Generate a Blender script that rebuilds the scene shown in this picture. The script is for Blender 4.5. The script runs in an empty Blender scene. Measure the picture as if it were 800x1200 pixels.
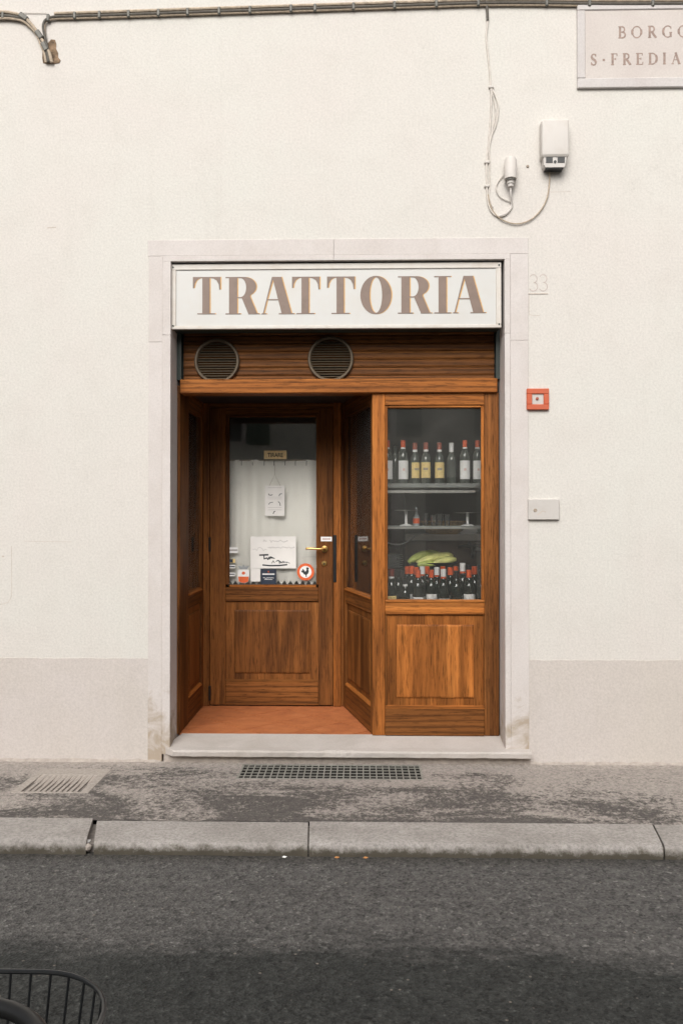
import bpy, bmesh, math, random
from mathutils import Vector, Matrix, Quaternion, noise as mnoise
R = math.radians
random.seed(11)
S = bpy.context.scene
C = S.collection

# ------------------------------------------------------------------ camera
FPX = 1001.0                                    # focal length in photo pixels (800 x 1200)
cam_d = bpy.data.cameras.new('camera')
cam_d.sensor_fit = 'VERTICAL'; cam_d.sensor_height = 36.0
cam_d.lens = 36.0 * FPX / 1200.0
cam_d.clip_start = 0.02; cam_d.clip_end = 400
cam = bpy.data.objects.new('camera', cam_d); C.objects.link(cam)
CAM = Vector((0.125, -5.5, 1.56))
cam.location = CAM
cam.rotation_euler = (R(90.52), R(0.0), R(1.3))
S.camera = cam
CM = cam.rotation_euler.to_matrix()

# ------------------------------------------------------------------ sky, sun, exposure
SUN_EL, SUN_AZ = 38.0, 190.0                    # azimuth clockwise from +Y: over the roof across the street
w = bpy.data.worlds.new('World'); S.world = w; w.use_nodes = True
wn = w.node_tree; wn.nodes.clear()
sky = wn.nodes.new('ShaderNodeTexSky'); sky.sky_type = 'NISHITA'; sky.sun_disc = False
sky.sun_elevation = R(SUN_EL); sky.sun_rotation = R(SUN_AZ)
sky.air_density = 1.0; sky.dust_density = 6.0; sky.ozone_density = 1.0
hs = wn.nodes.new('ShaderNodeHueSaturation'); hs.inputs['Saturation'].default_value = 0.25
bg = wn.nodes.new('ShaderNodeBackground'); bg.inputs['Strength'].default_value = 0.10
wo = wn.nodes.new('ShaderNodeOutputWorld')
wn.links.new(sky.outputs[0], hs.inputs['Color']); wn.links.new(hs.outputs[0], bg.inputs[0]); wn.links.new(bg.outputs[0], wo.inputs[0])
sl = bpy.data.lights.new('sun', 'SUN'); sl.energy = 1.35; sl.angle = R(42); sl.color = (1.0, 0.975, 0.93)
so = bpy.data.objects.new('sun', sl); C.objects.link(so)
sd = Vector((math.sin(R(SUN_AZ)) * math.cos(R(SUN_EL)), math.cos(R(SUN_AZ)) * math.cos(R(SUN_EL)), math.sin(R(SUN_EL))))
so.rotation_euler = (-sd).to_track_quat('-Z', 'Y').to_euler(); so.location = (0, -3, 12)
S.view_settings.view_transform = 'Standard'; S.view_settings.look = 'None'
S.view_settings.gamma = 1.0; S.view_settings.use_curve_mapping = False
S.view_settings.exposure = 0.45
S.cycles.transparent_max_bounces = 24; S.cycles.max_bounces = 10; S.cycles.diffuse_bounces = 6
S.cycles.use_denoising = True; S.cycles.caustics_reflective = True; S.cycles.caustics_refractive = False; S.cycles.sample_clamp_indirect = 4.0

# ------------------------------------------------------------------ pixel helpers
def ray(px, py):
    return CM @ Vector(((px - 400) / FPX, -(py - 600) / FPX, -1.0))
def P(px, py, Y):                                # photo pixel on the upright plane at depth Y
    d = ray(px, py); return CAM + d * ((Y - CAM.y) / d.y)
def G(px, py, Z):                                # photo pixel on the level plane at height Z
    d = ray(px, py); return CAM + d * ((Z - CAM.z) / d.z)
def RX(px, Y, py=600): return P(px, py, Y).x
def RZ(py, Y, px=400): return P(px, py, Y).z

# ------------------------------------------------------------------ materials
def nm(name):
    m = bpy.data.materials.new(name); m.use_nodes = True
    nt = m.node_tree; b = nt.nodes['Principled BSDF']
    return m, nt, b
def N(nt, t, **kw):
    n = nt.nodes.new(t)
    for k, v in kw.items():
        if k in n.inputs: n.inputs[k].default_value = v
        else: setattr(n, k, v)
    return n
def L(nt, a, b): nt.links.new(a, b)
def coords(nt, scale=(1, 1, 1), rnd=0.0):
    tc = N(nt, 'ShaderNodeTexCoord'); mp = N(nt, 'ShaderNodeMapping'); mp.inputs['Scale'].default_value = scale
    src = tc.outputs['Object']
    if rnd:
        oi = N(nt, 'ShaderNodeObjectInfo'); ml = N(nt, 'ShaderNodeMath', operation='MULTIPLY'); ml.inputs[1].default_value = rnd
        L(nt, oi.outputs['Random'], ml.inputs[0])
        ad = N(nt, 'ShaderNodeVectorMath', operation='ADD'); L(nt, src, ad.inputs[0]); L(nt, ml.outputs[0], ad.inputs[1]); src = ad.outputs[0]
    L(nt, src, mp.inputs['Vector']); return mp.outputs[0]
def noise(nt, vec, scale, detail=4.0, rough=0.55, dist=0.0):
    n = N(nt, 'ShaderNodeTexNoise'); n.inputs['Scale'].default_value = scale; n.inputs['Detail'].default_value = detail
    n.inputs['Roughness'].default_value = rough; n.inputs['Distortion'].default_value = dist; L(nt, vec, n.inputs['Vector']); return n.outputs[0]
def ramp(nt, fac, stops):
    r = N(nt, 'ShaderNodeValToRGB'); e = r.color_ramp.elements
    while len(e) < len(stops): e.new(0.5)
    for el, (p, c) in zip(e, stops):
        el.position = p; el.color = (c[0], c[1], c[2], 1) if not isinstance(c, (int, float)) else (c, c, c, 1)
    L(nt, fac, r.inputs[0]); return r.outputs[0]
def mix(nt, fac, a, b, mode='MIX'):
    m = N(nt, 'ShaderNodeMix', data_type='RGBA', blend_type=mode)
    for sock, v in ((m.inputs[0], fac), (m.inputs[6], a), (m.inputs[7], b)):
        if isinstance(v, (int, float)): sock.default_value = v
        elif isinstance(v, tuple): sock.default_value = (*v, 1)
        else: L(nt, v, sock)
    return m.outputs[2]
def math_(nt, op, a, b=None, clamp=False):
    m = N(nt, 'ShaderNodeMath', operation=op); m.use_clamp = clamp
    for i, v in enumerate((a, b)):
        if v is None: continue
        if isinstance(v, (int, float)): m.inputs[i].default_value = v
        else: L(nt, v, m.inputs[i])
    return m.outputs[0]
def sepxyz(nt):
    g = N(nt, 'ShaderNodeNewGeometry'); s = N(nt, 'ShaderNodeSeparateXYZ'); L(nt, g.outputs['Position'], s.inputs[0]); return s.outputs
def bump(nt, b, h, strength=0.3, dist=0.005):
    bp = N(nt, 'ShaderNodeBump'); bp.inputs['Strength'].default_value = strength; bp.inputs['Distance'].default_value = dist
    L(nt, h, bp.inputs['Height']); L(nt, bp.outputs[0], b.inputs['Normal'])
def plain(name, col, rough=0.5, metal=0.0, var=0.12, sc=20, bmp=0.0, spec=0.5):
    m, nt, b = nm(name); v = coords(nt, rnd=7.0)
    n = noise(nt, v, sc, 4)
    c = ramp(nt, n, [(0.3, tuple(x * (1 - var) for x in col)), (0.7, tuple(min(1, x * (1 + var)) for x in col))])
    L(nt, c, b.inputs['Base Color']); b.inputs['Roughness'].default_value = rough; b.inputs['Metallic'].default_value = metal
    b.inputs['Specular IOR Level'].default_value = spec
    if bmp: bump(nt, b, noise(nt, v, sc * 6, 3), bmp, 0.002)
    return m
M = {}
def wood(name, axis, dark, mid, light):
    m, nt, b = nm(name)
    def st(across, along):
        c = [across] * 3; c[axis] = along; return tuple(c)
    v = coords(nt, st(9, 0.7), rnd=9.0); vf = coords(nt, st(120, 9), rnd=9.0); vm = coords(nt, st(45, 1.6), rnd=9.0)
    n1 = noise(nt, v, 1.0, 5, 0.55, 0.6)
    nmid = noise(nt, vm, 1.0, 5, 0.6, 0.8)
    n2 = noise(nt, vf, 1.0, 4, 0.7, 0.2)
    wv = N(nt, 'ShaderNodeTexWave', wave_type='RINGS'); wv.inputs['Scale'].default_value = 1.1; wv.inputs['Distortion'].default_value = 7.0
    wv.inputs['Detail'].default_value = 4; wv.inputs['Detail Scale'].default_value = 0.7; L(nt, v, wv.inputs['Vector'])
    c1 = ramp(nt, n1, [(0.15, dark), (0.5, mid), (0.85, light)])
    c2 = mix(nt, math_(nt, 'MULTIPLY', ramp(nt, wv.outputs[0], [(0.55, 0.0), (0.95, 1.0)]), 0.5), c1, tuple(x * 0.6 for x in dark))
    c2 = mix(nt, 0.55, c2, ramp(nt, nmid, [(0.32, 0.45), (0.56, 1.1)]), 'MULTIPLY')
    pores = ramp(nt, n2, [(0.36, 0.30), (0.48, 1.0), (0.7, 1.12)])
    c3 = mix(nt, 0.7, c2, pores, 'MULTIPLY')
    oi = N(nt, 'ShaderNodeObjectInfo'); bc = math_(nt, 'MULTIPLY_ADD', oi.outputs['Random'], 0.36)
    nt.nodes[-1].inputs[2].default_value = 0.84
    hsv = N(nt, 'ShaderNodeHueSaturation'); L(nt, c3, hsv.inputs['Color']); L(nt, bc, hsv.inputs['Value'])
    L(nt, hsv.outputs[0], b.inputs['Base Color'])
    b.inputs['Roughness'].default_value = 0.55; b.inputs['Specular IOR Level'].default_value = 0.14
    bump(nt, b, math_(nt, 'ADD', n2, math_(nt, 'MULTIPLY', nmid, 0.6)), 0.3, 0.0012)
    M[name] = m
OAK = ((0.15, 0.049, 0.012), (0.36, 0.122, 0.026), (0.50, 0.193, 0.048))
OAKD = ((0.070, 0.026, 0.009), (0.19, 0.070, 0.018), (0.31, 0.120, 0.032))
OAKS = ((0.070, 0.028, 0.010), (0.165, 0.064, 0.019), (0.24, 0.098, 0.028))  # darker oak palette for the shutter slats
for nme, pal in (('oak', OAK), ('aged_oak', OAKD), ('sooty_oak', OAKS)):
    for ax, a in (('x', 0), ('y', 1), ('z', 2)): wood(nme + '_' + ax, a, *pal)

def plaster(name, base, blot, fine, amount):
    m, nt, b = nm(name); v = coords(nt); vd = coords(nt, (7, 7, 0.5))
    big = noise(nt, v, 0.8, 6, 0.62, 0.5); med = noise(nt, v, 4, 7, 0.7, 0.4); gr = noise(nt, v, 75, 4, 0.7); drip = noise(nt, vd, 1.0, 4, 0.6)
    c = mix(nt, ramp(nt, big, [(0.36, 0.0), (0.66, 1.0)]), base, blot)
    c = mix(nt, math_(nt, 'MULTIPLY', ramp(nt, med, [(0.48, 0.0), (0.78, 1.0)]), amount), c, fine)
    c = mix(nt, math_(nt, 'MULTIPLY', ramp(nt, drip, [(0.56, 0.0), (0.8, 1.0)]), amount * 0.6), c, fine)
    c = mix(nt, 0.30, c, ramp(nt, gr, [(0.32, 0.55), (0.62, 1.0)]), 'MULTIPLY')
    vo = N(nt, 'ShaderNodeTexVoronoi', feature='DISTANCE_TO_EDGE'); vo.inputs['Scale'].default_value = 0.75
    wp = N(nt, 'ShaderNodeVectorMath', operation='ADD'); nz = N(nt, 'ShaderNodeTexNoise'); nz.inputs['Scale'].default_value = 2.2; nz.inputs['Detail'].default_value = 8; nz.inputs['Roughness'].default_value = 0.65
    L(nt, v, nz.inputs['Vector']); sc_ = N(nt, 'ShaderNodeVectorMath', operation='SCALE'); sc_.inputs['Scale'].default_value = 1.1; L(nt, nz.outputs['Color'], sc_.inputs[0])
    L(nt, v, wp.inputs[0]); L(nt, sc_.outputs[0], wp.inputs[1]); L(nt, wp.outputs[0], vo.inputs['Vector'])
    hair = math_(nt, 'MULTIPLY', ramp(nt, vo.outputs['Distance'], [(0.0, 1.0), (0.004, 0.0)]), ramp(nt, noise(nt, v, 0.7, 2), [(0.52, 0.0), (0.62, 0.22)]))
    c = mix(nt, hair, c, tuple(x * 0.55 for x in fine))
    L(nt, c, b.inputs['Base Color']); b.inputs['Roughness'].default_value = 0.93; b.inputs['Specular IOR Level'].default_value = 0.15
    h = math_(nt, 'ADD', math_(nt, 'ADD', math_(nt, 'MULTIPLY', med, 0.9), math_(nt, 'MULTIPLY', gr, 0.22)), math_(nt, 'MULTIPLY', noise(nt, v, 1.6, 3), 1.2))
    bump(nt, b, h, 0.35, 0.014); M[name] = m
plaster('cream_plaster', (0.665, 0.645, 0.60), (0.665, 0.625, 0.585), (0.575, 0.545, 0.50), 0.36)
plaster('pink_plaster', (0.60, 0.548, 0.522), (0.585, 0.535, 0.49), (0.52, 0.472, 0.43), 0.45)
plaster('ochre_plaster', (0.78, 0.77, 0.69), (0.75, 0.73, 0.65), (0.68, 0.65, 0.58), 0.5)
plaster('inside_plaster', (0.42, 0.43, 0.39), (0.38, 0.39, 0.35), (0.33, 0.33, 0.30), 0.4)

# pale stone with damp brown stains that climb from the pavement on the jambs
def stone(name, base, vein, stained):
    m, nt, b = nm(name); v = coords(nt, rnd=5.0)
    big = noise(nt, v, 3, 6, 0.6, 0.6); gr = noise(nt, v, 90, 4, 0.7)
    c = mix(nt, ramp(nt, big, [(0.4, 0.0), (0.75, 1.0)]), base, vein)
    c = mix(nt, 0.22, c, ramp(nt, gr, [(0.3, 0.5), (0.62, 1.0)]), 'MULTIPLY')
    if stained:
        xyz = sepxyz(nt)
        wp = N(nt, 'ShaderNodeNewGeometry')
        sn = noise(nt, wp.outputs['Position'], 7, 5, 0.65, 0.8)
        hgt = math_(nt, 'ADD', math_(nt, 'MULTIPLY', xyz[2], -2.6), 1.38)
        f = math_(nt, 'MULTIPLY', ramp(nt, math_(nt, 'ADD', math_(nt, 'MULTIPLY', sn, 1.1), math_(nt, 'MULTIPLY', hgt, 0.26)), [(0.66, 0.0), (0.90, 1.0)]), 0.8)
        c = mix(nt, f, c, (0.36, 0.285, 0.205))
    L(nt, c, b.inputs['Base Color']); b.inputs['Roughness'].default_value = 0.8; b.inputs['Specular IOR Level'].default_value = 0.2
    bump(nt, b, math_(nt, 'ADD', big, math_(nt, 'MULTIPLY', gr, 0.4)), 0.25, 0.004); M[name] = m
stone('surround_stone', (0.635, 0.59, 0.565), (0.575, 0.525, 0.495), True)
stone('plaque_stone', (0.60, 0.55, 0.515), (0.55, 0.49, 0.46), False)
stone('plaque_edge_stone', (0.585, 0.555, 0.54), (0.53, 0.485, 0.47), False)
stone('slab_stone', (0.55, 0.505, 0.47), (0.44, 0.395, 0.355), False)
stone('kerb_stone', (0.335, 0.305, 0.28), (0.245, 0.22, 0.20), False)

def kerb_mat():
    m, nt, b = nm('kerb_sandstone'); v = coords(nt, rnd=5.0)
    big = noise(nt, v, 4, 6, 0.6, 0.5); gr = noise(nt, v, 62, 6, 0.8)
    c = mix(nt, ramp(nt, big, [(0.35, 0.0), (0.72, 1.0)]), (0.42, 0.39, 0.365), (0.31, 0.285, 0.262))
    c = mix(nt, 0.45, c, ramp(nt, gr, [(0.36, 0.15), (0.58, 1.08)]), 'MULTIPLY')
    xyz = sepxyz(nt)                                    # moss and road dirt low on the street face
    f = ramp(nt, math_(nt, 'ADD', math_(nt, 'ADD', math_(nt, 'MULTIPLY', xyz[2], -7.0), math_(nt, 'MULTIPLY', noise(nt, v, 15, 9, 0.8), 1.0)), math_(nt, 'MULTIPLY', gr, 0.30)), [(0.74, 0.0), (0.96, 0.95)])
    c = mix(nt, f, c, (0.085, 0.074, 0.055))
    L(nt, c, b.inputs['Base Color']); b.inputs['Roughness'].default_value = 0.9; b.inputs['Specular IOR Level'].default_value = 0.2
    bump(nt, b, math_(nt, 'ADD', big, math_(nt, 'MULTIPLY', gr, 0.7)), 0.5, 0.006); M['kerb_sandstone'] = m
kerb_mat()

def asphalt_grain(nt, v):
    """packed stone chips of two sizes: returns a brightness pattern and a height"""
    a = N(nt, 'ShaderNodeTexVoronoi', feature='F1'); a.inputs['Scale'].default_value = 95; L(nt, v, a.inputs['Vector'])
    b_ = N(nt, 'ShaderNodeTexVoronoi', feature='F1'); b_.inputs['Scale'].default_value = 48; L(nt, v, b_.inputs['Vector'])
    g = math_(nt, 'ADD', math_(nt, 'MULTIPLY', a.outputs['Color'], 0.6), math_(nt, 'MULTIPLY', b_.outputs['Color'], 0.4))
    h = math_(nt, 'ADD', a.outputs['Distance'], math_(nt, 'MULTIPLY', b_.outputs['Distance'], 0.7))
    return g, h
def pavement_mat():
    m, nt, b = nm('pavement_asphalt'); v = coords(nt); vs = coords(nt, (0.5, 1.0, 1.0))
    xyz = sepxyz(nt)
    big = noise(nt, vs, 2.6, 8, 0.66, 0.8); md = noise(nt, v, 26, 9, 0.78); g, h = asphalt_grain(nt, v)
    # pale cement wash, thickest against the wall, flaking off to the dark asphalt below
    near = math_(nt, 'MULTIPLY_ADD', xyz[1], 0.22); nt.nodes[-1].inputs[2].default_value = 0.15
    edge = ramp(nt, math_(nt, 'MULTIPLY', xyz[1], -1.0), [(0.02, 0.26), (0.13, 0.0)])
    t = math_(nt, 'ADD', math_(nt, 'ADD', math_(nt, 'ADD', big, near), edge), math_(nt, 'MULTIPLY', math_(nt, 'SUBTRACT', md, 0.5), 0.62))
    t = math_(nt, 'ADD', t, math_(nt, 'MULTIPLY', math_(nt, 'SUBTRACT', g, 0.5), 0.16))
    f = ramp(nt, t, [(0.43, 0.0), (0.56, 1.0)])
    dark = mix(nt, md, (0.078, 0.071, 0.066), (0.165, 0.149, 0.137)); pale = mix(nt, md, (0.27, 0.242, 0.22), (0.44, 0.393, 0.355))
    c = mix(nt, f, dark, pale)
    c = mix(nt, edge, c, (0.52, 0.46, 0.41))
    c = mix(nt, 0.5, c, ramp(nt, g, [(0.15, 0.35), (0.55, 1.0), (0.85, 1.35)]), 'MULTIPLY')
    L(nt, c, b.inputs['Base Color']); b.inputs['Roughness'].default_value = 0.92; b.inputs['Specular IOR Level'].default_value = 0.2
    bump(nt, b, math_(nt, 'ADD', math_(nt, 'MULTIPLY', f, 0.4), h), 0.8, 0.006); M['pavement_asphalt'] = m
pavement_mat()

def road_mat():
    m, nt, b = nm('road_asphalt'); v = coords(nt); vs = coords(nt, (0.35, 1.0, 1.0))
    xyz = sepxyz(nt)
    big = noise(nt, vs, 1.9, 7, 0.62, 0.8); md = noise(nt, vs, 14, 8, 0.75); g, h = asphalt_grain(nt, v)
    # worn grey wheel track near the kerb, blacker resurfaced strip towards the middle of the street
    lane = math_(nt, 'MULTIPLY_ADD', xyz[1], 0.95); nt.nodes[-1].inputs[2].default_value = 2.02
    e = math_(nt, 'ADD', math_(nt, 'ADD', lane, math_(nt, 'MULTIPLY', big, 0.95)), math_(nt, 'MULTIPLY', md, 0.35))
    f = ramp(nt, e, [(0.42, 0.0), (0.66, 1.0)])
    gut = ramp(nt, math_(nt, 'ADD', math_(nt, 'MULTIPLY_ADD', xyz[1], 6.0), math_(nt, 'MULTIPLY', md, 1.2)), [(0.35, 0.0), (1.0, 0.7)])
    [n_ for n_ in nt.nodes if n_.type == 'MATH' and n_.operation == 'MULTIPLY_ADD'][-1].inputs[2].default_value = 8.75
    old = mix(nt, md, (0.049, 0.047, 0.0455), (0.155, 0.148, 0.140)); new = mix(nt, md, (0.015, 0.0165, 0.0158), (0.058, 0.059, 0.055))
    c = mix(nt, f, new, old)
    c = mix(nt, gut, c, (0.055, 0.050, 0.043))
    c = mix(nt, 0.9, c, ramp(nt, g, [(0.12, 0.25), (0.5, 0.95), (0.75, 1.35), (0.92, 2.6)]), 'MULTIPLY')
    spk = N(nt, 'ShaderNodeTexVoronoi', feature='F1'); spk.inputs['Scale'].default_value = 30; L(nt, v, spk.inputs['Vector'])
    sf = math_(nt, 'MULTIPLY', ramp(nt, spk.outputs['Distance'], [(0.12, 1.0), (0.20, 0.0)]), ramp(nt, spk.outputs['Color'], [(0.70, 0.0), (0.80, 0.6)]))
    c = mix(nt, sf, c, (0.27, 0.235, 0.20))
    L(nt, c, b.inputs['Base Color']); b.inputs['Roughness'].default_value = 0.85; b.inputs['Specular IOR Level'].default_value = 0.3
    bump(nt, b, h, 0.9, 0.007); M['road_asphalt'] = m
road_mat()

def tile_mat():
    m, nt, b = nm('terracotta'); v = coords(nt, rnd=8.0)
    n1 = noise(nt, v, 9, 5, 0.6); n2 = noise(nt, v, 120, 3, 0.6)
    c = ramp(nt, n1, [(0.3, (0.40, 0.125, 0.045)), (0.55, (0.52, 0.175, 0.062)), (0.75, (0.58, 0.22, 0.09))])
    c = mix(nt, 0.25, c, ramp(nt, n2, [(0.3, 0.5), (0.65, 1.0)]), 'MULTIPLY')
    L(nt, c, b.inputs['Base Color']); b.inputs['Roughness'].default_value = 0.6; bump(nt, b, n1, 0.15, 0.003); M['terracotta'] = m
tile_mat()

def glass_mat():
    m = bpy.data.materials.new('window_glass'); m.use_nodes = True; nt = m.node_tree; nt.nodes.clear()
    o = N(nt, 'ShaderNodeOutputMaterial'); mx = N(nt, 'ShaderNodeMixShader'); fr = N(nt, 'ShaderNodeFresnel'); fr.inputs[0].default_value = 1.52
    tr = N(nt, 'ShaderNodeBsdfTransparent'); tr.inputs[0].default_value = (0.985, 0.99, 0.985, 1)
    gl = N(nt, 'ShaderNodeBsdfGlossy'); gl.inputs['Roughness'].default_value = 0.012; gl.inputs[0].default_value = (1, 1, 1, 1)
    L(nt, fr.outputs[0], mx.inputs[0]); L(nt, tr.outputs[0], mx.inputs[1]); L(nt, gl.outputs[0], mx.inputs[2])
    # street dust and smears, with painted haze that lifts the dark panes to grey
    du = N(nt, 'ShaderNodeBsdfDiffuse'); du.inputs[0].default_value = (0.82, 0.81, 0.76, 1)
    v = coords(nt, (1, 1, 0.6)); n = noise(nt, v, 7, 6, 0.6, 1.2)
    f = ramp(nt, n, [(0.25, 0.015), (0.75, 0.028)])
    m2 = N(nt, 'ShaderNodeMixShader'); L(nt, f, m2.inputs[0]); L(nt, mx.outputs[0], m2.inputs[1]); L(nt, du.outputs[0], m2.inputs[2]); L(nt, m2.outputs[0], o.inputs[0])
    M['glass'] = m
glass_mat()

def cloth_mat():
    m, nt, b = nm('curtain_cloth'); v = coords(nt)
    wx = N(nt, 'ShaderNodeTexWave', bands_direction='X'); wx.inputs['Scale'].default_value = 160; L(nt, v, wx.inputs['Vector'])
    wz = N(nt, 'ShaderNodeTexWave', bands_direction='Z'); wz.inputs['Scale'].default_value = 160; L(nt, v, wz.inputs['Vector'])
    wea = math_(nt, 'MULTIPLY', wx.outputs[0], wz.outputs[0])
    c = mix(nt, noise(nt, v, 12, 5), (0.86, 0.82, 0.77), (0.92, 0.89, 0.84)); c = mix(nt, 0.15, c, ramp(nt, wea, [(0, 0.6), (1, 1.0)]), 'MULTIPLY')
    L(nt, c, b.inputs['Base Color']); b.inputs['Roughness'].default_value = 0.95; b.inputs['Specular IOR Level'].default_value = 0.1
    M['cloth'] = m
cloth_mat()

def grimy(name, col, grime, amt=0.5, sc=6, rough=0.5):
    m, nt, b = nm(name); v = coords(nt, rnd=3.0); vs = coords(nt, (6, 6, 1), rnd=3.0)
    f = math_(nt, 'MULTIPLY', ramp(nt, noise(nt, v, sc, 6, 0.65), [(0.45, 0.0), (0.75, 1.0)]), amt)
    st = math_(nt, 'MULTIPLY', ramp(nt, noise(nt, vs, 3, 4), [(0.5, 0.0), (0.75, 1.0)]), amt * 0.5)
    c = mix(nt, math_(nt, 'MAXIMUM', f, st), col, grime)
    L(nt, c, b.inputs['Base Color']); b.inputs['Roughness'].default_value = rough; M[name] = m
grimy('sign_white', (0.56, 0.555, 0.535), (0.52, 0.48, 0.43), 0.45, 5, 0.4)
grimy('sign_frame', (0.61, 0.575, 0.53), (0.46, 0.38, 0.30), 0.5, 9, 0.5)
grimy('letter_brown', (0.205, 0.142, 0.112), (0.14, 0.098, 0.07), 0.6, 14, 0.5)
grimy('painted_box', (0.60, 0.565, 0.53), (0.50, 0.45, 0.40), 0.5, 8, 0.6)
grimy('grey_plate', (0.54, 0.51, 0.48), (0.42, 0.38, 0.34), 0.5, 9, 0.5)
grimy('red_frame', (0.52, 0.10, 0.038), (0.42, 0.13, 0.07), 0.5, 20, 0.45)
M['gold'] = plain('gold_paint', (0.58, 0.33, 0.10), 0.45, 0, 0.15, 30)
M['dark_green'] = plain('dark_green_metal', (0.022, 0.032, 0.027), 0.5, 0, 0.3, 12)
M['vent_metal'] = plain('bronzed_vent_metal', (0.10, 0.073, 0.045), 0.6, 0.1, 0.2, 40)
M['brass'] = plain('brass', (0.70, 0.45, 0.16), 0.28, 1.0, 0.12, 30)
M['black_metal'] = plain('black_metal', (0.018, 0.018, 0.018), 0.4, 0.4, 0.2, 30)
M['black_paint'] = plain('black_paint', (0.012, 0.013, 0.014), 0.35, 0, 0.2, 40)
M['grate'] = plain('grate_steel', (0.27, 0.26, 0.23), 0.65, 0.1, 0.3, 40)
M['pit'] = plain('pit_earth', (0.03, 0.028, 0.025), 0.95, 0, 0.4, 20)
M['cement'] = plain('cement', (0.40, 0.35, 0.31), 0.95, 0, 0.18, 30, 0.4)
M['slot_bar'] = plain('dusted_iron', (0.35, 0.31, 0.275), 0.9, 0, 0.2, 60, 0.3)
M['slot_dirt'] = plain('slot_dirt', (0.19, 0.168, 0.15), 0.95, 0, 0.35, 40, 0.5)
M['paper'] = plain('white_paper', (0.82, 0.80, 0.77), 0.8, 0, 0.04, 10)
M['ink'] = plain('black_ink', (0.03, 0.035, 0.04), 0.7, 0, 0.2, 40)
M['pale_ink'] = plain('faded_ink', (0.42, 0.40, 0.39), 0.8, 0, 0.1, 40)
M['navy'] = plain('navy_print', (0.022, 0.032, 0.055), 0.45, 0, 0.15, 30)
M['orange'] = plain('orange_print', (0.72, 0.13, 0.035), 0.45, 0, 0.1, 30)
M['label_white'] = plain('label_white', (0.86, 0.85, 0.84), 0.6, 0, 0.05, 30)
M['label_yellow'] = plain('label_yellow', (0.80, 0.60, 0.25), 0.6, 0, 0.12, 60)
M['label_blush'] = plain('pink_print', (0.78, 0.55, 0.50), 0.6, 0, 0.1, 60)
M['wicker'] = plain('wicker', (0.50, 0.34, 0.18), 0.8, 0, 0.35, 60)
M['cap_orange'] = plain('orange_capsule', (0.72, 0.105, 0.022), 0.35, 0, 0.1, 30)
M['cap_brown'] = plain('brick_capsule', (0.34, 0.095, 0.06), 0.4, 0, 0.1, 30)
M['cap_red'] = plain('dark_red_capsule', (0.20, 0.03, 0.02), 0.35, 0, 0.1, 30)
M['cap_black'] = plain('black_capsule', (0.02, 0.018, 0.018), 0.35, 0, 0.1, 30)
M['bottle_dark'] = plain('dark_bottle_glass', (0.012, 0.018, 0.014), 0.06, 0, 0.2, 10, spec=0.8)
M['bottle_grey'] = plain('pale_bottle_glass', (0.075, 0.085, 0.075), 0.06, 0, 0.2, 10, spec=0.8)
M['steel'] = plain('brushed_steel', (0.62, 0.61, 0.58), 0.3, 1.0, 0.08, 40)
M['shelf'] = plain('frosted_shelf', (0.24, 0.25, 0.235), 0.35, 0, 0.08, 20)
M['banana'] = plain('green_banana', (0.56, 0.64, 0.16), 0.5, 0, 0.28, 16)
M['banana_pale'] = plain('yellow_banana', (0.84, 0.82, 0.30), 0.5, 0, 0.2, 16)
M['bowl'] = plain('black_bowl', (0.02, 0.02, 0.018), 0.4, 0, 0.2, 20)
M['plate'] = plain('grey_plate_glaze', (0.34, 0.36, 0.37), 0.3, 0, 0.08, 20)
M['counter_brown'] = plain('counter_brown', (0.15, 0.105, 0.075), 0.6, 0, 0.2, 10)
M['counter_top'] = plain('counter_top', (0.55, 0.50, 0.44), 0.5, 0, 0.1, 10)
M['dark_wood'] = plain('dark_stained_wood', (0.03, 0.022, 0.018), 0.6, 0, 0.3, 10)
M['cable_grey'] = plain('grey_cable', (0.10, 0.09, 0.075), 0.7, 0, 0.3, 60)
M['cable_tan'] = plain('tan_cable', (0.42, 0.34, 0.255), 0.75, 0, 0.25, 40)
M['cable_painted'] = plain('painted_cable', (0.60, 0.555, 0.505), 0.8, 0, 0.12, 40)
M['clip'] = plain('zinc_clip', (0.15, 0.145, 0.13), 0.6, 0.3, 0.2, 40)
M['rubble'] = plain('broken_masonry', (0.20, 0.135, 0.085), 0.95, 0, 0.75, 30, 0.9)
M['engraved'] = plain('engraved_paint', (0.31, 0.23, 0.195), 0.8, 0, 0.25, 50)
M['faint'] = plain('faded_number_paint', (0.50, 0.425, 0.395), 0.9, 0, 0.12, 60)
M['crack'] = plain('crack_line', (0.51, 0.445, 0.39), 0.95, 0, 0.15, 40)
M['tan_plate'] = plain('tan_plate', (0.80, 0.60, 0.30), 0.5, 0, 0.1, 40)
M['rubber'] = plain('rubber', (0.02, 0.02, 0.022), 0.55, 0, 0.2, 40)
M['leaf'] = plain('dry_leaf', (0.55, 0.25, 0.09), 0.8, 0, 0.2, 40)
M['shutter_paint'] = plain('green_shutter_paint', (0.05, 0.09, 0.065), 0.5, 0, 0.2, 20)
M['cord'] = plain('string', (0.36, 0.30, 0.24), 0.9, 0, 0.1, 40)

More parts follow.
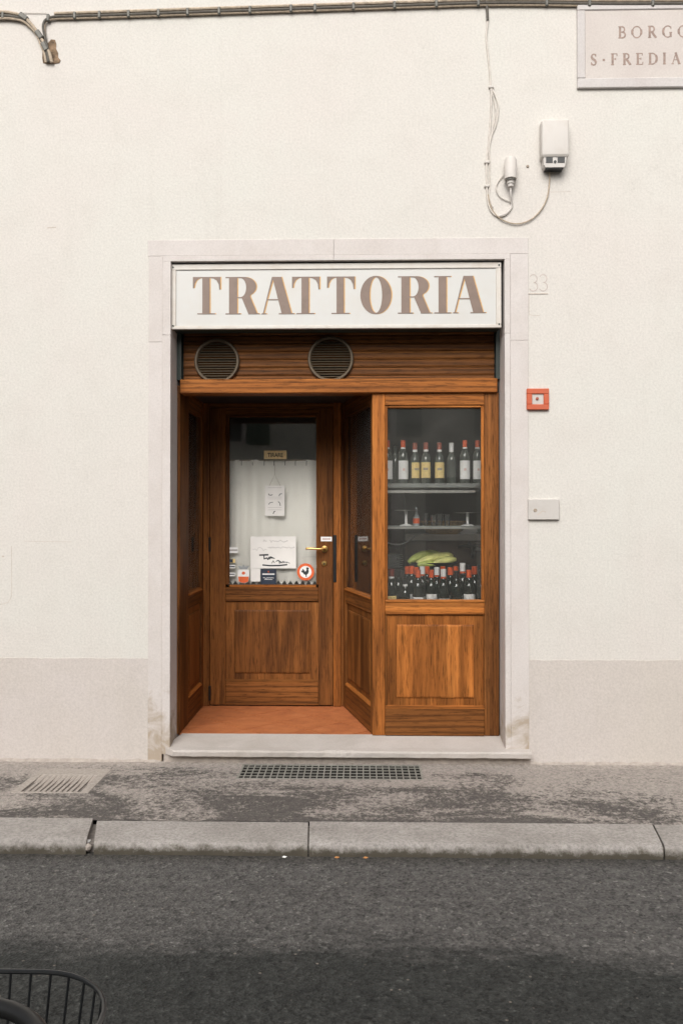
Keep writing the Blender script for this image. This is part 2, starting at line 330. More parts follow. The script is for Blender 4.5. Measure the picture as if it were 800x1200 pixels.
# ------------------------------------------------------------------ mesh helpers
def box(bm, x0, x1, y0, y1, z0, z1, bev=0.0, seg=1):
    g = bmesh.ops.create_cube(bm, size=1.0)['verts']
    for v in g:
        v.co = Vector(((x0 + x1) / 2 + v.co.x * (x1 - x0), (y0 + y1) / 2 + v.co.y * (y1 - y0), (z0 + z1) / 2 + v.co.z * (z1 - z0)))
    if bev:
        es = list({e for v in g for e in v.link_edges})
        bmesh.ops.bevel(bm, geom=es, offset=bev, segments=seg, affect='EDGES', profile=0.6)
    return bm
def nbox(*a, **k): return box(bmesh.new(), *a, **k)
def prism(bm, pts, axis, a, b):
    """extrude a 2D outline; axis 'x','y','z' is the extrusion direction"""
    def put(u, v, t): return {'x': (t, u, v), 'y': (u, t, v), 'z': (u, v, t)}[axis]
    v0 = [bm.verts.new(put(u, v, a)) for u, v in pts]; v1 = [bm.verts.new(put(u, v, b)) for u, v in pts]
    n = len(pts); bm.faces.new(v0); bm.faces.new(list(reversed(v1)))
    for i in range(n): bm.faces.new((v0[i], v1[i], v1[(i + 1) % n], v0[(i + 1) % n]))
    bmesh.ops.recalc_face_normals(bm, faces=bm.faces[:]); return bm
def lathe(bm, prof, center, axis='z', seg=20, sx=1.0, sy=1.0):
    rings = []
    for r, h in prof:
        ring = []
        for k in range(seg):
            a = 2 * math.pi * k / seg; u, v = r * math.cos(a) * sx, r * math.sin(a) * sy
            p = {'z': (u, v, h), 'y': (u, h, v), 'x': (h, u, v)}[axis]
            ring.append(bm.verts.new(Vector(center) + Vector(p)))
        rings.append(ring)
    for a, b in zip(rings, rings[1:]):
        for k in range(seg): bm.faces.new((a[k], a[(k + 1) % seg], b[(k + 1) % seg], b[k]))
    for ring in (rings[0], rings[-1]): bm.faces.new(ring)
    bmesh.ops.recalc_face_normals(bm, faces=bm.faces[:]); return bm
def tube(bm, pts, r, seg=8, closed=False, flat=1.0):
    pts = [Vector(p) for p in pts]; n = len(pts); rings = []
    up = None
    for i, p in enumerate(pts):
        a = pts[(i - 1) % n] if (closed or i > 0) else p; b = pts[(i + 1) % n] if (closed or i < n - 1) else p
        t = (b - a).normalized()
        if up is None: up = t.orthogonal().normalized()
        up = (up - t * up.dot(t)); up = up.normalized() if up.length > 1e-6 else t.orthogonal().normalized()
        s = t.cross(up); rr = r[i] if isinstance(r, (list, tuple)) else r
        rings.append([bm.verts.new(p + (up * math.cos(2 * math.pi * k / seg) + s * math.sin(2 * math.pi * k / seg) * flat) * rr) for k in range(seg)])
    pairs = list(zip(rings, rings[1:])) + ([(rings[-1], rings[0])] if closed else [])
    for a, b in pairs:
        for k in range(seg): bm.faces.new((a[k], a[(k + 1) % seg], b[(k + 1) % seg], b[k]))
    if not closed: bm.faces.new(rings[0]); bm.faces.new(rings[-1])
    bmesh.ops.recalc_face_normals(bm, faces=bm.faces[:]); return bm
def spline(pts, n=8):
    pts = [Vector(p) for p in pts]; out = []
    for i in range(len(pts) - 1):
        p0, p1, p2, p3 = pts[max(i - 1, 0)], pts[i], pts[i + 1], pts[min(i + 2, len(pts) - 1)]
        for k in range(n):
            t = k / n
            out.append(0.5 * ((2 * p1) + (p2 - p0) * t + (2 * p0 - 5 * p1 + 4 * p2 - p3) * t * t + (3 * p1 - p0 - 3 * p2 + p3) * t ** 3))
    out.append(pts[-1]); return out
def wpos(o):
    v = Vector((0, 0, 0))
    while o is not None: v = v + o.location; o = o.parent
    return v
def obj(name, bm, mat, parent=None, local=False, smooth=False, pivot=None):
    """link a bmesh as ONE object; world coordinates unless local"""
    me = bpy.data.meshes.new(name)
    off = Vector((0, 0, 0))
    if parent is not None and not local: off = wpos(parent)
    if pivot is not None and parent is None: off = Vector(pivot)
    if off.length: bmesh.ops.translate(bm, verts=bm.verts[:], vec=-off)
    bm.to_mesh(me); bm.free()
    if smooth:
        me.polygons.foreach_set('use_smooth', [True] * len(me.polygons))
        try: me.set_sharp_from_angle(angle=R(40))
        except Exception: pass
    me.materials.append(M[mat] if isinstance(mat, str) else mat)
    o = bpy.data.objects.new(name, me); C.objects.link(o)
    if parent is not None: o.parent = parent
    elif pivot is not None: o.location = pivot
    return o
def thing(name, label, cat, loc=(0, 0, 0), rotz=0.0, group=None):
    o = bpy.data.objects.new(name, None); C.objects.link(o); o.empty_display_size = 0.1
    o.location = loc; o.rotation_euler = (0, 0, rotz); return tag(o, label, cat, group)
def tag(o, label, cat, group=None):
    o['label'] = label; o['category'] = cat
    if group: o['group'] = group
    return o
def struct(name, bm, mat, parent=None):
    o = obj(name, bm, mat, parent)
    if parent is None: o['kind'] = 'structure'
    return o
def strokes(bm, lines, y, th, wd, origin, sx, sz, face=-1):
    """flat pen strokes in the XZ plane, each slightly proud of the last so none are coplanar"""
    k = 0
    for ln in lines:
        wdt = wd
        if isinstance(ln, tuple): ln, wdt = ln
        for (a, b) in zip(ln, ln[1:]):
            A = Vector((origin[0] + a[0] * sx, origin[1] + a[1] * sz)); B = Vector((origin[0] + b[0] * sx, origin[1] + b[1] * sz))
            d = B - A
            if d.length < 1e-6: continue
            d.normalize(); n = Vector((-d.y, d.x)) * wdt / 2; e = d * wdt * 0.25
            yy = y + face * (th + 0.00002 * (k % 17)); k += 1
            q = [A - e - n, B + e - n, B + e + n, A - e + n]
            v0 = [bm.verts.new((p.x, yy, p.y)) for p in q]; v1 = [bm.verts.new((p.x, y, p.y)) for p in q]
            bm.faces.new(v0)
            for i in range(4): bm.faces.new((v0[i], v0[(i + 1) % 4], v1[(i + 1) % 4], v1[i]))
    return bm
def arc(cx, cy, rx, ry, a0, a1, n=10):
    return [(cx + rx * math.cos(R(a0 + (a1 - a0) * i / n)), cy + ry * math.sin(R(a0 + (a1 - a0) * i / n))) for i in range(n + 1)]

# ================================================================== SETTING
PZ, RZD = 0.0, -0.062                            # pavement and road levels
KY0, KY1 = -1.076, -1.375                        # kerb back and front
# drain grate and small cover openings in the pavement
GX0, GX1 = G(281, 904, 0).x, G(494, 904, 0).x
GY0, GY1 = G(390, 913.5, 0).y, G(390, 896.5, 0).y
MX0, MX1 = G(13, 929, 0).x, G(104, 929, 0).x
MY0, MY1 = G(60, 929.5, 0).y, G(60, 901, 0).y
def sheet_with_holes(xs, ys, holes, z):
    bm = bmesh.new(); vs = {}
    def V(x, y):
        if (x, y) not in vs: vs[(x, y)] = bm.verts.new((x, y, z))
        return vs[(x, y)]
    for x0, x1 in zip(xs, xs[1:]):
        for y0, y1 in zip(ys, ys[1:]):
            cx, cy = (x0 + x1) / 2, (y0 + y1) / 2
            if any(a < cx < b and c < cy < d for a, b, c, d in holes): continue
            bm.faces.new((V(x0, y0), V(x1, y0), V(x1, y1), V(x0, y1)))
    return bm
HO = [(GX0, GX1, GY0, GY1), (MX0, MX1, MY0, MY1)]
bm = sheet_with_holes(sorted([-40, 40, GX0, GX1, MX0, MX1]), sorted([KY0 - 0.003, 0.3, GY0, GY1, MY0, MY1]), HO, PZ)
pavement = struct('pavement', bm, 'pavement_asphalt')
bm = bmesh.new(); bmesh.ops.create_grid(bm, x_segments=40, y_segments=12, size=1)
for v in bm.verts: v.co = Vector((v.co.x * 60, -5.15 + v.co.y * 3.9, RZD + 0.0))
struct('road', bm, 'road_asphalt')
bm = bmesh.new(); bmesh.ops.create_grid(bm, x_segments=2, y_segments=2, size=150)
for v in bm.verts: v.co.z = RZD - 0.45
struct('ground', bm, 'cement')
bm = nbox(-40, 40, -11.2, -9.0, -0.3, 0.03, bev=0.01); struct('opposite_pavement', bm, 'pavement_asphalt')

# kerb stones, each its own piece of the pavement
kzt = PZ + 0.002
def kerb_stone(xa0, xa1, xb0, xb1, dz=0.0, dy=0.0):
    """xa: back edge ends, xb: front edge ends; hewn street face, worn top edge"""
    bm = bmesh.new(); n = max(4, int((xb1 - xb0) / 0.022)); secs = []; sd_ = random.uniform(0, 50)
    base = [(0.0, -.25), (0.0, kzt - .004), (.004, kzt), (.10, kzt), (.20, kzt), (.262, kzt - .001), (.284, kzt - .004), (.293, kzt - .012), (.299, kzt - .024), (.301, kzt - .036), (.300, kzt - .048), (.298, RZD - .06)]
    for i in range(n + 1):
        t = i / n; row = []
        for k, (d, z) in enumerate(base):
            x = (xa0 + (xa1 - xa0) * t) * (1 - d / .3) + (xb0 + (xb1 - xb0) * t) * (d / .3)
            p = Vector((x * 14 + sd_, d * 26, z * 60)); q = Vector((x * 34 + sd_, d * 60, z * 120))
            na = mnoise.noise(p) + .6 * mnoise.noise(q); nb2 = mnoise.noise(p + Vector((7, 3, 1))) + .6 * mnoise.noise(q + Vector((3, 9, 2)))
            big_ = mnoise.noise(Vector((x * 3 + sd_, 5, 1)))
            edge_ = max(0.0, mnoise.noise(Vector((x * 9 + sd_, 2, 8))) - .18)
            yo = (.0062 * na if k >= 7 else .003 * na if k in (5, 6) else 0) + (.030 * edge_ if 5 <= k <= 8 else 0) + .004 * big_ * (k >= 5)
            zo = (.0014 * nb2 if 2 <= k <= 6 else .002 * nb2 if k > 6 else 0) - (.018 * edge_ if k in (6, 7) else .006 * edge_ if k in (5, 8) else 0)
            row.append(bm.verts.new((x, KY0 - d + yo + dy * (k > 4), z + zo + (dz if k > 0 and k < 11 else 0))))
        secs.append(row)
    m = len(base)
    for a, b in zip(secs, secs[1:]):
        for k in range(m): bm.faces.new((a[k], a[(k + 1) % m], b[(k + 1) % m], b[k]))
    bm.faces.new(secs[0]); bm.faces.new(secs[-1]); bmesh.ops.recalc_face_normals(bm, faces=bm.faces[:])
    return obj('kerb_stone', bm, 'kerb_sandstone', pavement, smooth=True)
kx = lambda px, py: G(px, py, PZ).x
edges = [(-7.2, -7.2), (-5.6, -5.6), (-4.3, -4.3), (-2.9, -2.9), (None, None)]
e1 = (kx(110, 960), kx(98, 990)); e1b = (kx(112, 960) + .012, kx(106, 990) + .006)
e2 = (kx(362, 962), kx(361, 990)); e3 = (kx(762, 964), kx(777, 992))
kerb_stone(-7.2, -5.61, -7.2, -5.61); kerb_stone(-5.6, -4.31, -5.6, -4.31); kerb_stone(-4.3, -2.91, -4.3, -2.91)
kerb_stone(-2.9, e1[0], -2.9, e1[1], 0.008)
kerb_stone(e1b[0], e2[0] - .004, e1b[1], e2[1] - .004, -0.004)
kerb_stone(e2[0] + .004, e3[0] - .003, e2[1] + .004, e3[1] - .004, 0.0)
kerb_stone(e3[0] + .006, 3.2, e3[1] + .007, 3.2, -0.002); kerb_stone(3.21, 4.7, 3.21, 4.7); kerb_stone(4.71, 6.4, 4.71, 6.4); kerb_stone(6.41, 7.8, 6.41, 7.8)
# crumbled mortar in the open joint
for (px, py, s) in ((103, 985, .026), (101, 993, .022), (105, 976, .016)):
    p = G(px, py, PZ - .02); bm = bmesh.new(); bmesh.ops.create_icosphere(bm, subdivisions=1, radius=s)
    for v in bm.verts: v.co = v.co * random.uniform(.7, 1.15) + Vector((p.x, max(p.y, KY1 + .012), PZ - .033))
    obj('mortar_lump', bm, 'label_white' if s == .026 else 'cement', pavement)
# soil packed under the joints
obj('joint_bed', nbox(-7.1, 7.7, KY0 - .001, KY1 + .03, -0.3, -0.022), 'slot_dirt', pavement)

# ------------------------------------------------------------------ the building
JL, JR = -1.103, 1.045                            # stone reveal faces
OL, OR_ = RX(174, 0), RX(619, 0)
ZL = RZ(280, 0); ZB = RZ(299, 0); ZO = RZ(305.5, 0)
WT = 7.2
bld = thing('plastered_building', 'cream plastered building front with a stone framed trattoria doorway', 'building', (0, 0, 0))
bm = bmesh.new()
def quad(bm, pts): bm.faces.new([bm.verts.new(p) for p in pts])
il, ir, it = OL + .02, OR_ - .02, ZL - .02
for (x0, x1, z0, z1) in ((-9, il, -.3, WT), (ir, 9, -.3, WT), (il, ir, it, WT)):
    box(bm, x0, x1, 0.0, 0.34, z0, z1)
obj('plaster_wall', bm, 'cream_plaster', bld)
# painted dado with an uneven brushed top edge
def dado(x0, x1, px_edge):
    bm = bmesh.new(); n = int((x1 - x0) / 0.03); zt = RZ(772.5, 0); rows = []
    for i in range(n + 1):
        x = x0 + (x1 - x0) * i / n
        z = zt + 0.005 * mnoise.noise(Vector((x * 5, 3, 1))) + random.uniform(-.0022, .0022)
        rows.append([bm.verts.new(p) for p in ((x, -.003, -.01), (x, -.003, z), (x, .001, z + .002))])
    for a, b in zip(rows, rows[1:]):
        for k in range(2): bm.faces.new((a[k], b[k], b[k + 1], a[k + 1]))
    bmesh.ops.recalc_face_normals(bm, faces=bm.faces[:]); return obj('painted_dado', bm, 'pink_plaster', bld)
dado(-9, OL + .028, 0); dado(OR_ - .002, 9, 0)
# ragged mortar fillet where the wall meets the pavement
for (x0, x1) in ((-6, JL - .06), (JR + .12, 6)):
    bm = bmesh.new(); n = int((x1 - x0) / .05); rows = []
    for i in range(n + 1):
        x = x0 + (x1 - x0) * i / n; h = random.uniform(.008, .022); d = random.uniform(.012, .035)
        rows.append([bm.verts.new(p) for p in ((x, -.002, h), (x, -d * .5, h * .55), (x, -d, .0005))])
    for a, b in zip(rows, rows[1:]):
        for k in range(2): bm.faces.new((a[k], b[k], b[k + 1], a[k + 1]))
    bmesh.ops.recalc_face_normals(bm, faces=bm.faces[:]); obj('mortar_fillet', bm, 'cement', bld, smooth=True)
# stone surround, block by block
FL, FR = RX(190.5, 0), RX(597.5, 0)
def block(x0, x1, z0, z1, y0, y1=0.2, name='surround_block'):
    g = .0006
    return obj(name, nbox(x0 + g, x1 - g, y0, y1, z0 + g, z1 - g, bev=.0016), 'surround_stone', bld)
xm = RX(391, 0, 290)
block(OL - .006, xm, ZB, ZL, -.006); block(xm, OR_ + .002, ZB, ZL, -.006)
block(FL, xm + .0, ZO, ZB, -.010); block(xm, FR, ZO, ZB, -.010)
zj = RZ(400, 0); zk = RZ(392, 0)
for (a, b, a2, b2) in ((OL, FL, FL, JL), (FR, OR_, JR, FR)):
    block(a, b, zj, ZB, -.006); block(a, b, .0, zj, -.006)
    block(a2, b2, zk, ZO, -.013, .3); block(a2, b2, 0.05, zk, -.013, .3)
block(JL, JR, ZO - .0, ZO + .06, .03, .3, 'lintel_soffit')
# threshold
tz = RZ(861.5, .19)
bm = bmesh.new()
sx0, sx1 = RX(203, -.07, 880), RX(623, -.07, 880)
secs = []; ns = 70
for i in range(ns + 1):
    t = i / ns; jt = lambda q: random.uniform(-q, q)
    if random.random() < .07: chip = .006
    else: chip = 0
    row = [(-.066 + jt(.0015), .052 + jt(.0015)), (-.070 + jt(.0016) + chip, .080 + jt(.002) - chip * .5), (-.064 + jt(.002) + chip, .0905 + jt(.0008) - chip * .6), (-.05, .0918), (0, .096), (.215, tz), (.215, .03), (0, .03), (0, .052)]
    x = sx0 + (sx1 - sx0) * t
    secs.append([bm.verts.new(((x - (.075 * (1 - t * 8) * min(1, max(0, (y + .07) / .07)) if t < .125 and y < .1 else 0)), y, z)) for y, z in row])
for a, b in zip(secs, secs[1:]):
    for k in range(9): bm.faces.new((a[k], a[(k + 1) % 9], b[(k + 1) % 9], b[k]))
bm.faces.new(secs[0]); bm.faces.new(secs[-1]); bmesh.ops.recalc_face_normals(bm, faces=bm.faces[:])
obj('threshold_slab', bm, 'slab_stone', bld)
obj('threshold_base', nbox(JL - .04, JR + .16, -.012, .25, -.05, .053), 'cement', bld)

# ------------------------------------------------------------------ shop room behind (closed, dim)
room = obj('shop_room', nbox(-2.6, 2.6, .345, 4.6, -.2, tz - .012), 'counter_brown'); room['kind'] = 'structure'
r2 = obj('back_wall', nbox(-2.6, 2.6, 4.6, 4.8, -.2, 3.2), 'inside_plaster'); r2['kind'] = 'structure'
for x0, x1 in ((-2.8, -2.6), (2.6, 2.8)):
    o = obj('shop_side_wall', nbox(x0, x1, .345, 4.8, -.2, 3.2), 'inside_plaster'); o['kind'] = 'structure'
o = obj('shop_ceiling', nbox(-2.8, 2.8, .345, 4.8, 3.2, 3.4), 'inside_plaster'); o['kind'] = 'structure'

# ================================================================== SIGN
sgn = thing('trattoria_sign', 'long white framed sign board with brown gilt-edged letters reading TRATTORIA', 'sign', ((JL + JR) / 2, .02, RZ(384.5, .02)))
SY = .02
x0, x1 = RX(200.5, SY, 350), RX(587, SY, 350); z0, z1 = RZ(385, SY), RZ(308.5, SY)
obj('casing', nbox(x0 + .004, x1 - .004, SY + .012, .17, z0 + .006, z1 - .004), 'dark_green', sgn)
fw = .034
for (a, b, c, d) in ((x0, x1, z1 - .038, z1), (x0, x1, z0, z0 + .022), (x0, x0 + fw, z0 + .022, z1 - .038), (x1 - fw, x1, z0 + .022, z1 - .038)):
    obj('frame_strip', nbox(a, b, SY - .004, SY + .02, c, d, bev=.003), 'sign_frame', sgn)
obj('panel', nbox(x0 + .02, x1 - .02, SY + .004, SY + .014, z0 + .015, z1 - .02), 'sign_white', sgn)
for sx, sz in ((x0 + .015, z1 - .02), (x0 + .015, z0 + .022), (x1 - .015, z1 - .02), (x1 - .015, z0 + .022)):
    obj('screw', lathe(bmesh.new(), [(.0055, SY - .0075), (.0055, SY - .003)], (sx, 0, sz), 'y', 10), 'dark_green', sgn)
def T_():
    return [[(0, 1), (.74, 1), (.74, .66), (.705, .66), (.69, .80), (.635, .905), (.56, .955), (.49, .968), (.454, .968), (.454, .028), (.60, .028), (.60, 0), (.12, 0), (.12, .028),
             (.253, .028), (.253, .968), (.22, .968), (.16, .95), (.10, .905), (.055, .82), (.035, .70), (0, .70)]]
def R_():
    o = [(0, 1), (.50, 1)] + arc(.50, .74, .32, .26, 80, -58, 14) + [(.655, .475), (.845, .028), (.90, .028), (.90, 0), (.615, 0), (.435, .43), (.316, .43), (.316, .028), (.40, .028), (.40, 0),
         (0, 0), (0, .028), (.092, .028), (.092, .972), (0, .972)]
    h = [(.316, .968), (.40, .968)] + arc(.40, .714, .15, .254, 80, -80, 12) + [(.40, .46), (.316, .46)]
    return [o, h]
def A_():
    o = [(.276, 1), (.53, 1), (.80, .028), (.87, .028), (.87, 0), (.46, 0), (.46, .028), (.534, .028), (.445, .375), (.152, .375), (.066, .028), (.13, .028), (.13, 0), (0, 0), (0, .028), (.036, .028)]
    return [o, [(.16, .405), (.437, .405), (.305, .92)]]
def O_(): return [arc(.415, .5, .415, .515, 0, 360, 40)[:-1], arc(.415, .5, .165, .475, 0, 360, 36)[:-1]]
def I_(): return [[(0, 1), (.44, 1), (.44, .972), (.325, .972), (.325, .028), (.44, .028), (.44, 0), (0, 0), (0, .028), (.115, .028), (.115, .972), (0, .972)]]
def outline_mesh(loops, ox, oz, s, y, th, name, mat, parent):
    cu = bpy.data.curves.new(name, 'CURVE'); cu.dimensions = '2D'; cu.fill_mode = 'BOTH'; cu.extrude = th / 2
    for lp in loops:
        sp = cu.splines.new('POLY'); sp.points.add(len(lp) - 1)
        for p, (u, v) in zip(sp.points, lp): p.co = (u * s, v * s, 0, 1)
        sp.use_cyclic_u = True
    t = bpy.data.objects.new(name, cu); C.objects.link(t)
    dg = bpy.context.evaluated_depsgraph_get(); me = bpy.data.meshes.new_from_object(t.evaluated_get(dg))
    bpy.data.objects.remove(t); bpy.data.curves.remove(cu)
    bm = bmesh.new(); bm.from_mesh(me); bpy.data.meshes.remove(me)
    for v in bm.verts: v.co = Vector((ox + v.co.x, y - v.co.z, oz + v.co.y))
    bmesh.ops.recalc_face_normals(bm, faces=bm.faces[:])
    return obj(name, bm, mat, parent)
for ch, px, pb in zip('TRATTORIA', (226, 264.3, 306.5, 342, 383, 422, 466, 508.5, 530.5), (368.3, 368.3, 368.2, 368, 367.8, 367.6, 367.4, 367.2, 367)):
    s = RZ(324.4, SY, px) - RZ(368.2, SY, px)
    lp = {'T': T_, 'R': R_, 'A': A_, 'O': O_, 'I': I_}[ch]()
    ox, oz = RX(px, SY, 346), RZ(pb, SY, px)
    l = outline_mesh(lp, ox, oz, s, SY + .0030, .0020, 'letter', 'letter_brown', sgn)
    outline_mesh(lp, ox + .0065, oz, s, SY + .0036, .0012, 'gilt_edge', 'gold', l)

# ================================================================== ROLLER SHUTTER, VENTS, HEADER
shy = .235
sht = thing('roller_shutter', 'dark wooden slat roller shutter wound down behind the sign, above the header', 'shutter', (0, shy, RZ(444, .19)))
zs = RZ(445, .19)
for k in range(8):
    za = zs - .02 + k * .0545
    bm = bmesh.new()
    prism(bm, [(shy + .02, za), (shy - .004, za + .001), (shy - .009, za + .012), (shy - .009, za + .040), (shy - .002, za + .0525), (shy + .02, za + .0525)], 'x', JL + .035, JR - .03)
    obj('slat', bm, 'sooty_oak_x', sht)
for xa, xb in ((JL + .001, JL + .03), (JR - .026, JR - .001)):
    bm = bmesh.new()
    for c in ((xa, xb, .175, .182), (xa, xb, .268, .275), ((xa if xa < 0 else xb - .006), (xa + .006 if xa < 0 else xb), .182, .268)):
        box(bm, c[0], c[1], c[2], c[3], zs - .0, ZO - .12)
    obj('guide_rail', bm, 'dark_green', sht)
obj('housing_lip', nbox(JL + .002, JR - .002, .172, .30, RZ(388, .20), RZ(388, .20) + .05, bev=.003), 'dark_green', sht)

shf = thing('shopfront_frame', 'brown oak header beam and vestibule frame spanning the doorway', 'door frame', (0, .19, tz))
HZ0, HZ1 = RZ(460.3, .165), RZ(443.8, .165)
obj('header_beam', nbox(RX(211, .165, 450), RX(582.5, .165, 450), .165, .30, HZ0, HZ1, bev=.004), 'oak_x', shf)
VC = RZ(472, 1.06)
obj('vestibule_ceiling', nbox(JL - .1, JR + .1, .30, 1.3, VC, VC + .03), 'dark_wood', shf)  # ceiling coloured dark to deepen the shade in the vestibule
obj('upper_board', nbox(JL - .1, JR + .1, .285, .305, HZ1 - .03, 3.3), 'dark_wood', shf)

def vent(px, py, rpx):
    Y = .205
    c = P(px, py, Y); r = RX(px + rpx, Y) - RX(px, Y)
    g = thing('ventilation_grille', 'round louvred vent at the end of the shutter, beside the stone jamb' if px < 300 else 'round louvred vent in the middle of the shutter, over the door',
              'vent', (c.x, Y, c.z), 0, 'round vents in the shutter')
    bm = lathe(bmesh.new(), [(r * .86, .028), (r * .86, .004), (r * .89, -.004), (r * .97, -.004), (r, .004), (r, .028)], (0, 0, 0), 'y', 40)
    bm2 = bmesh.new()
    pr = [(r * .86, .028), (r * .86, .002), (r * .90, -.005), (r * .96, -.005), (r, .003), (r, .028)]
    rings = []
    for rr, h in pr: rings.append([bm2.verts.new((rr * math.cos(2 * math.pi * k / 48), h, rr * math.sin(2 * math.pi * k / 48))) for k in range(48)])
    for a, b in zip(rings, rings[1:] + rings[:1]):
        for k in range(48): bm2.faces.new((a[k], a[(k + 1) % 48], b[(k + 1) % 48], b[k]))
    bm.free(); bmesh.ops.recalc_face_normals(bm2, faces=bm2.faces[:])
    obj('rim', bm2, 'vent_metal', g, local=True, smooth=True)
    obj('backing', lathe(bmesh.new(), [(r * .88, .024), (r * .88, .029)], (0, 0, 0), 'y', 32), 'black_paint', g, local=True)
    n = 15
    for k in range(n):
        z = -r * .82 + (k + .5) * r * 1.64 / n; hw = math.sqrt(max(0, (r * .87) ** 2 - z * z)); h = r * 1.64 / n
        bm = bmesh.new(); prism(bm, [(.001, z - h * .20), (.014, z + h * .30), (.017, z + h * .22), (.004, z - h * .30)], 'x', -hw, hw)
        obj('louvre', bm, 'vent_metal', g, local=True)
vent(254, 423, 26.5); vent(387.3, 420.5, 27)

# ================================================================== FRONT WINDOW
WY = .19
def field_panel(name, x0, x1, y0, z0, z1, parent, mat, sub='raised_field', local=False, ix=.055, iz=.055, depth=.012):
    """recessed panel with a raised, bevelled centre"""
    p = obj(name, nbox(x0, x1, y0 + depth, y0 + depth + .015, z0, z1), mat, parent, local=local)
    bm = bmesh.new(); a, b, c, d = x0 + ix, x1 - ix, z0 + iz, z1 - iz; e = .010
    q0 = [(a, c), (b, c), (b, d), (a, d)]; q1 = [(a + e, c + e), (b - e, c + e), (b - e, d - e), (a + e, d - e)]
    v0 = [bm.verts.new((x, y0 + depth, z)) for x, z in q0]; v1 = [bm.verts.new((x, y0 + depth - .008, z)) for x, z in q0]; v2 = [bm.verts.new((x, y0 + depth - .011, z)) for x, z in q1]
    for A, B_ in ((v0, v1), (v1, v2)):
        for i in range(4): bm.faces.new((A[i], A[(i + 1) % 4], B_[(i + 1) % 4], B_[i]))
    bm.faces.new(v2); bmesh.ops.recalc_face_normals(bm, faces=bm.faces[:])
    o = obj(sub, bm, mat, p, local=True) if local else obj(sub, bm, mat, p)
    return p
win = thing('display_window', 'oak framed shop window full of bottles, with a raised panel below its pane', 'window', (.62, WY, tz))
wx0, wxa, wxb, wx1 = RX(436, WY), RX(451, WY), RX(567, WY), RX(584.5, WY)
zt, zr, zg1, zg0, zm0, zp0 = RZ(460.5, WY), RZ(475, WY), RZ(478, WY), RZ(702.5, WY), RZ(720, WY), RZ(828, WY)
obj('stile', nbox(wx0, wxa, WY, WY + .06, tz, zt - .001, bev=.003), 'oak_z', win)
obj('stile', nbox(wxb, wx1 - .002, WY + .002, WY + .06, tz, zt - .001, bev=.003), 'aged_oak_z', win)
obj('top_rail', nbox(wxa, wxb, WY - .003, WY + .05, zr, zt - .001, bev=.003), 'oak_x', win)
obj('middle_rail', nbox(wxa, wxb, WY - .006, WY + .055, zm0, zg0 - .018, bev=.004), 'oak_x', win)
obj('sill_bead', nbox(wxa + .001, wxb - .001, WY - .011, WY + .04, zg0 - .020, zg0, bev=.005, seg=2), 'oak_x', win)
obj('bottom_rail', nbox(wxa, wxb, WY - .006, WY + .055, tz, zp0 - .008, bev=.004), 'aged_oak_x', win)
bm = bmesh.new(); prism(bm, [(WY + .03, zp0 - .010), (WY - .007, zp0 - .010), (WY - .007, zp0 - .005), (WY + .014, zp0 + .012), (WY + .03, zp0 + .012)], 'x', wxa + .001, wxb - .001)
obj('weather_ledge', bm, 'oak_x', win)
field_panel('lower_panel', wxa + .012, wxb - .004, WY, zp0, zm0 - .006, win, 'oak_z', ix=.065, iz=.062)
for xa, xb in ((wxa, wxa + .018), (wxb - .018, wxb)):
    obj('glazing_bead', nbox(xa, xb, WY + .006, WY + .036, zg0, zr, bev=.004), 'oak_z', win)
obj('glazing_bead', nbox(wxa + .018, wxb - .018, WY + .006, WY + .036, zg1, zr, bev=.004), 'oak_x', win)
obj('panel_bead', nbox(wxa + .0005, wxa + .013, WY + .002, WY + .03, zp0 + .008, zm0, bev=.003), 'aged_oak_z', win)
obj('panel_bead', nbox(wxb - .006, wxb - .0005, WY + .002, WY + .03, zp0 + .008, zm0, bev=.002), 'aged_oak_z', win)
obj('pane', nbox(wxa + .008, wxb - .008, WY + .022, WY + .027, zg0 - .008, zg1 + .008), 'glass', win)

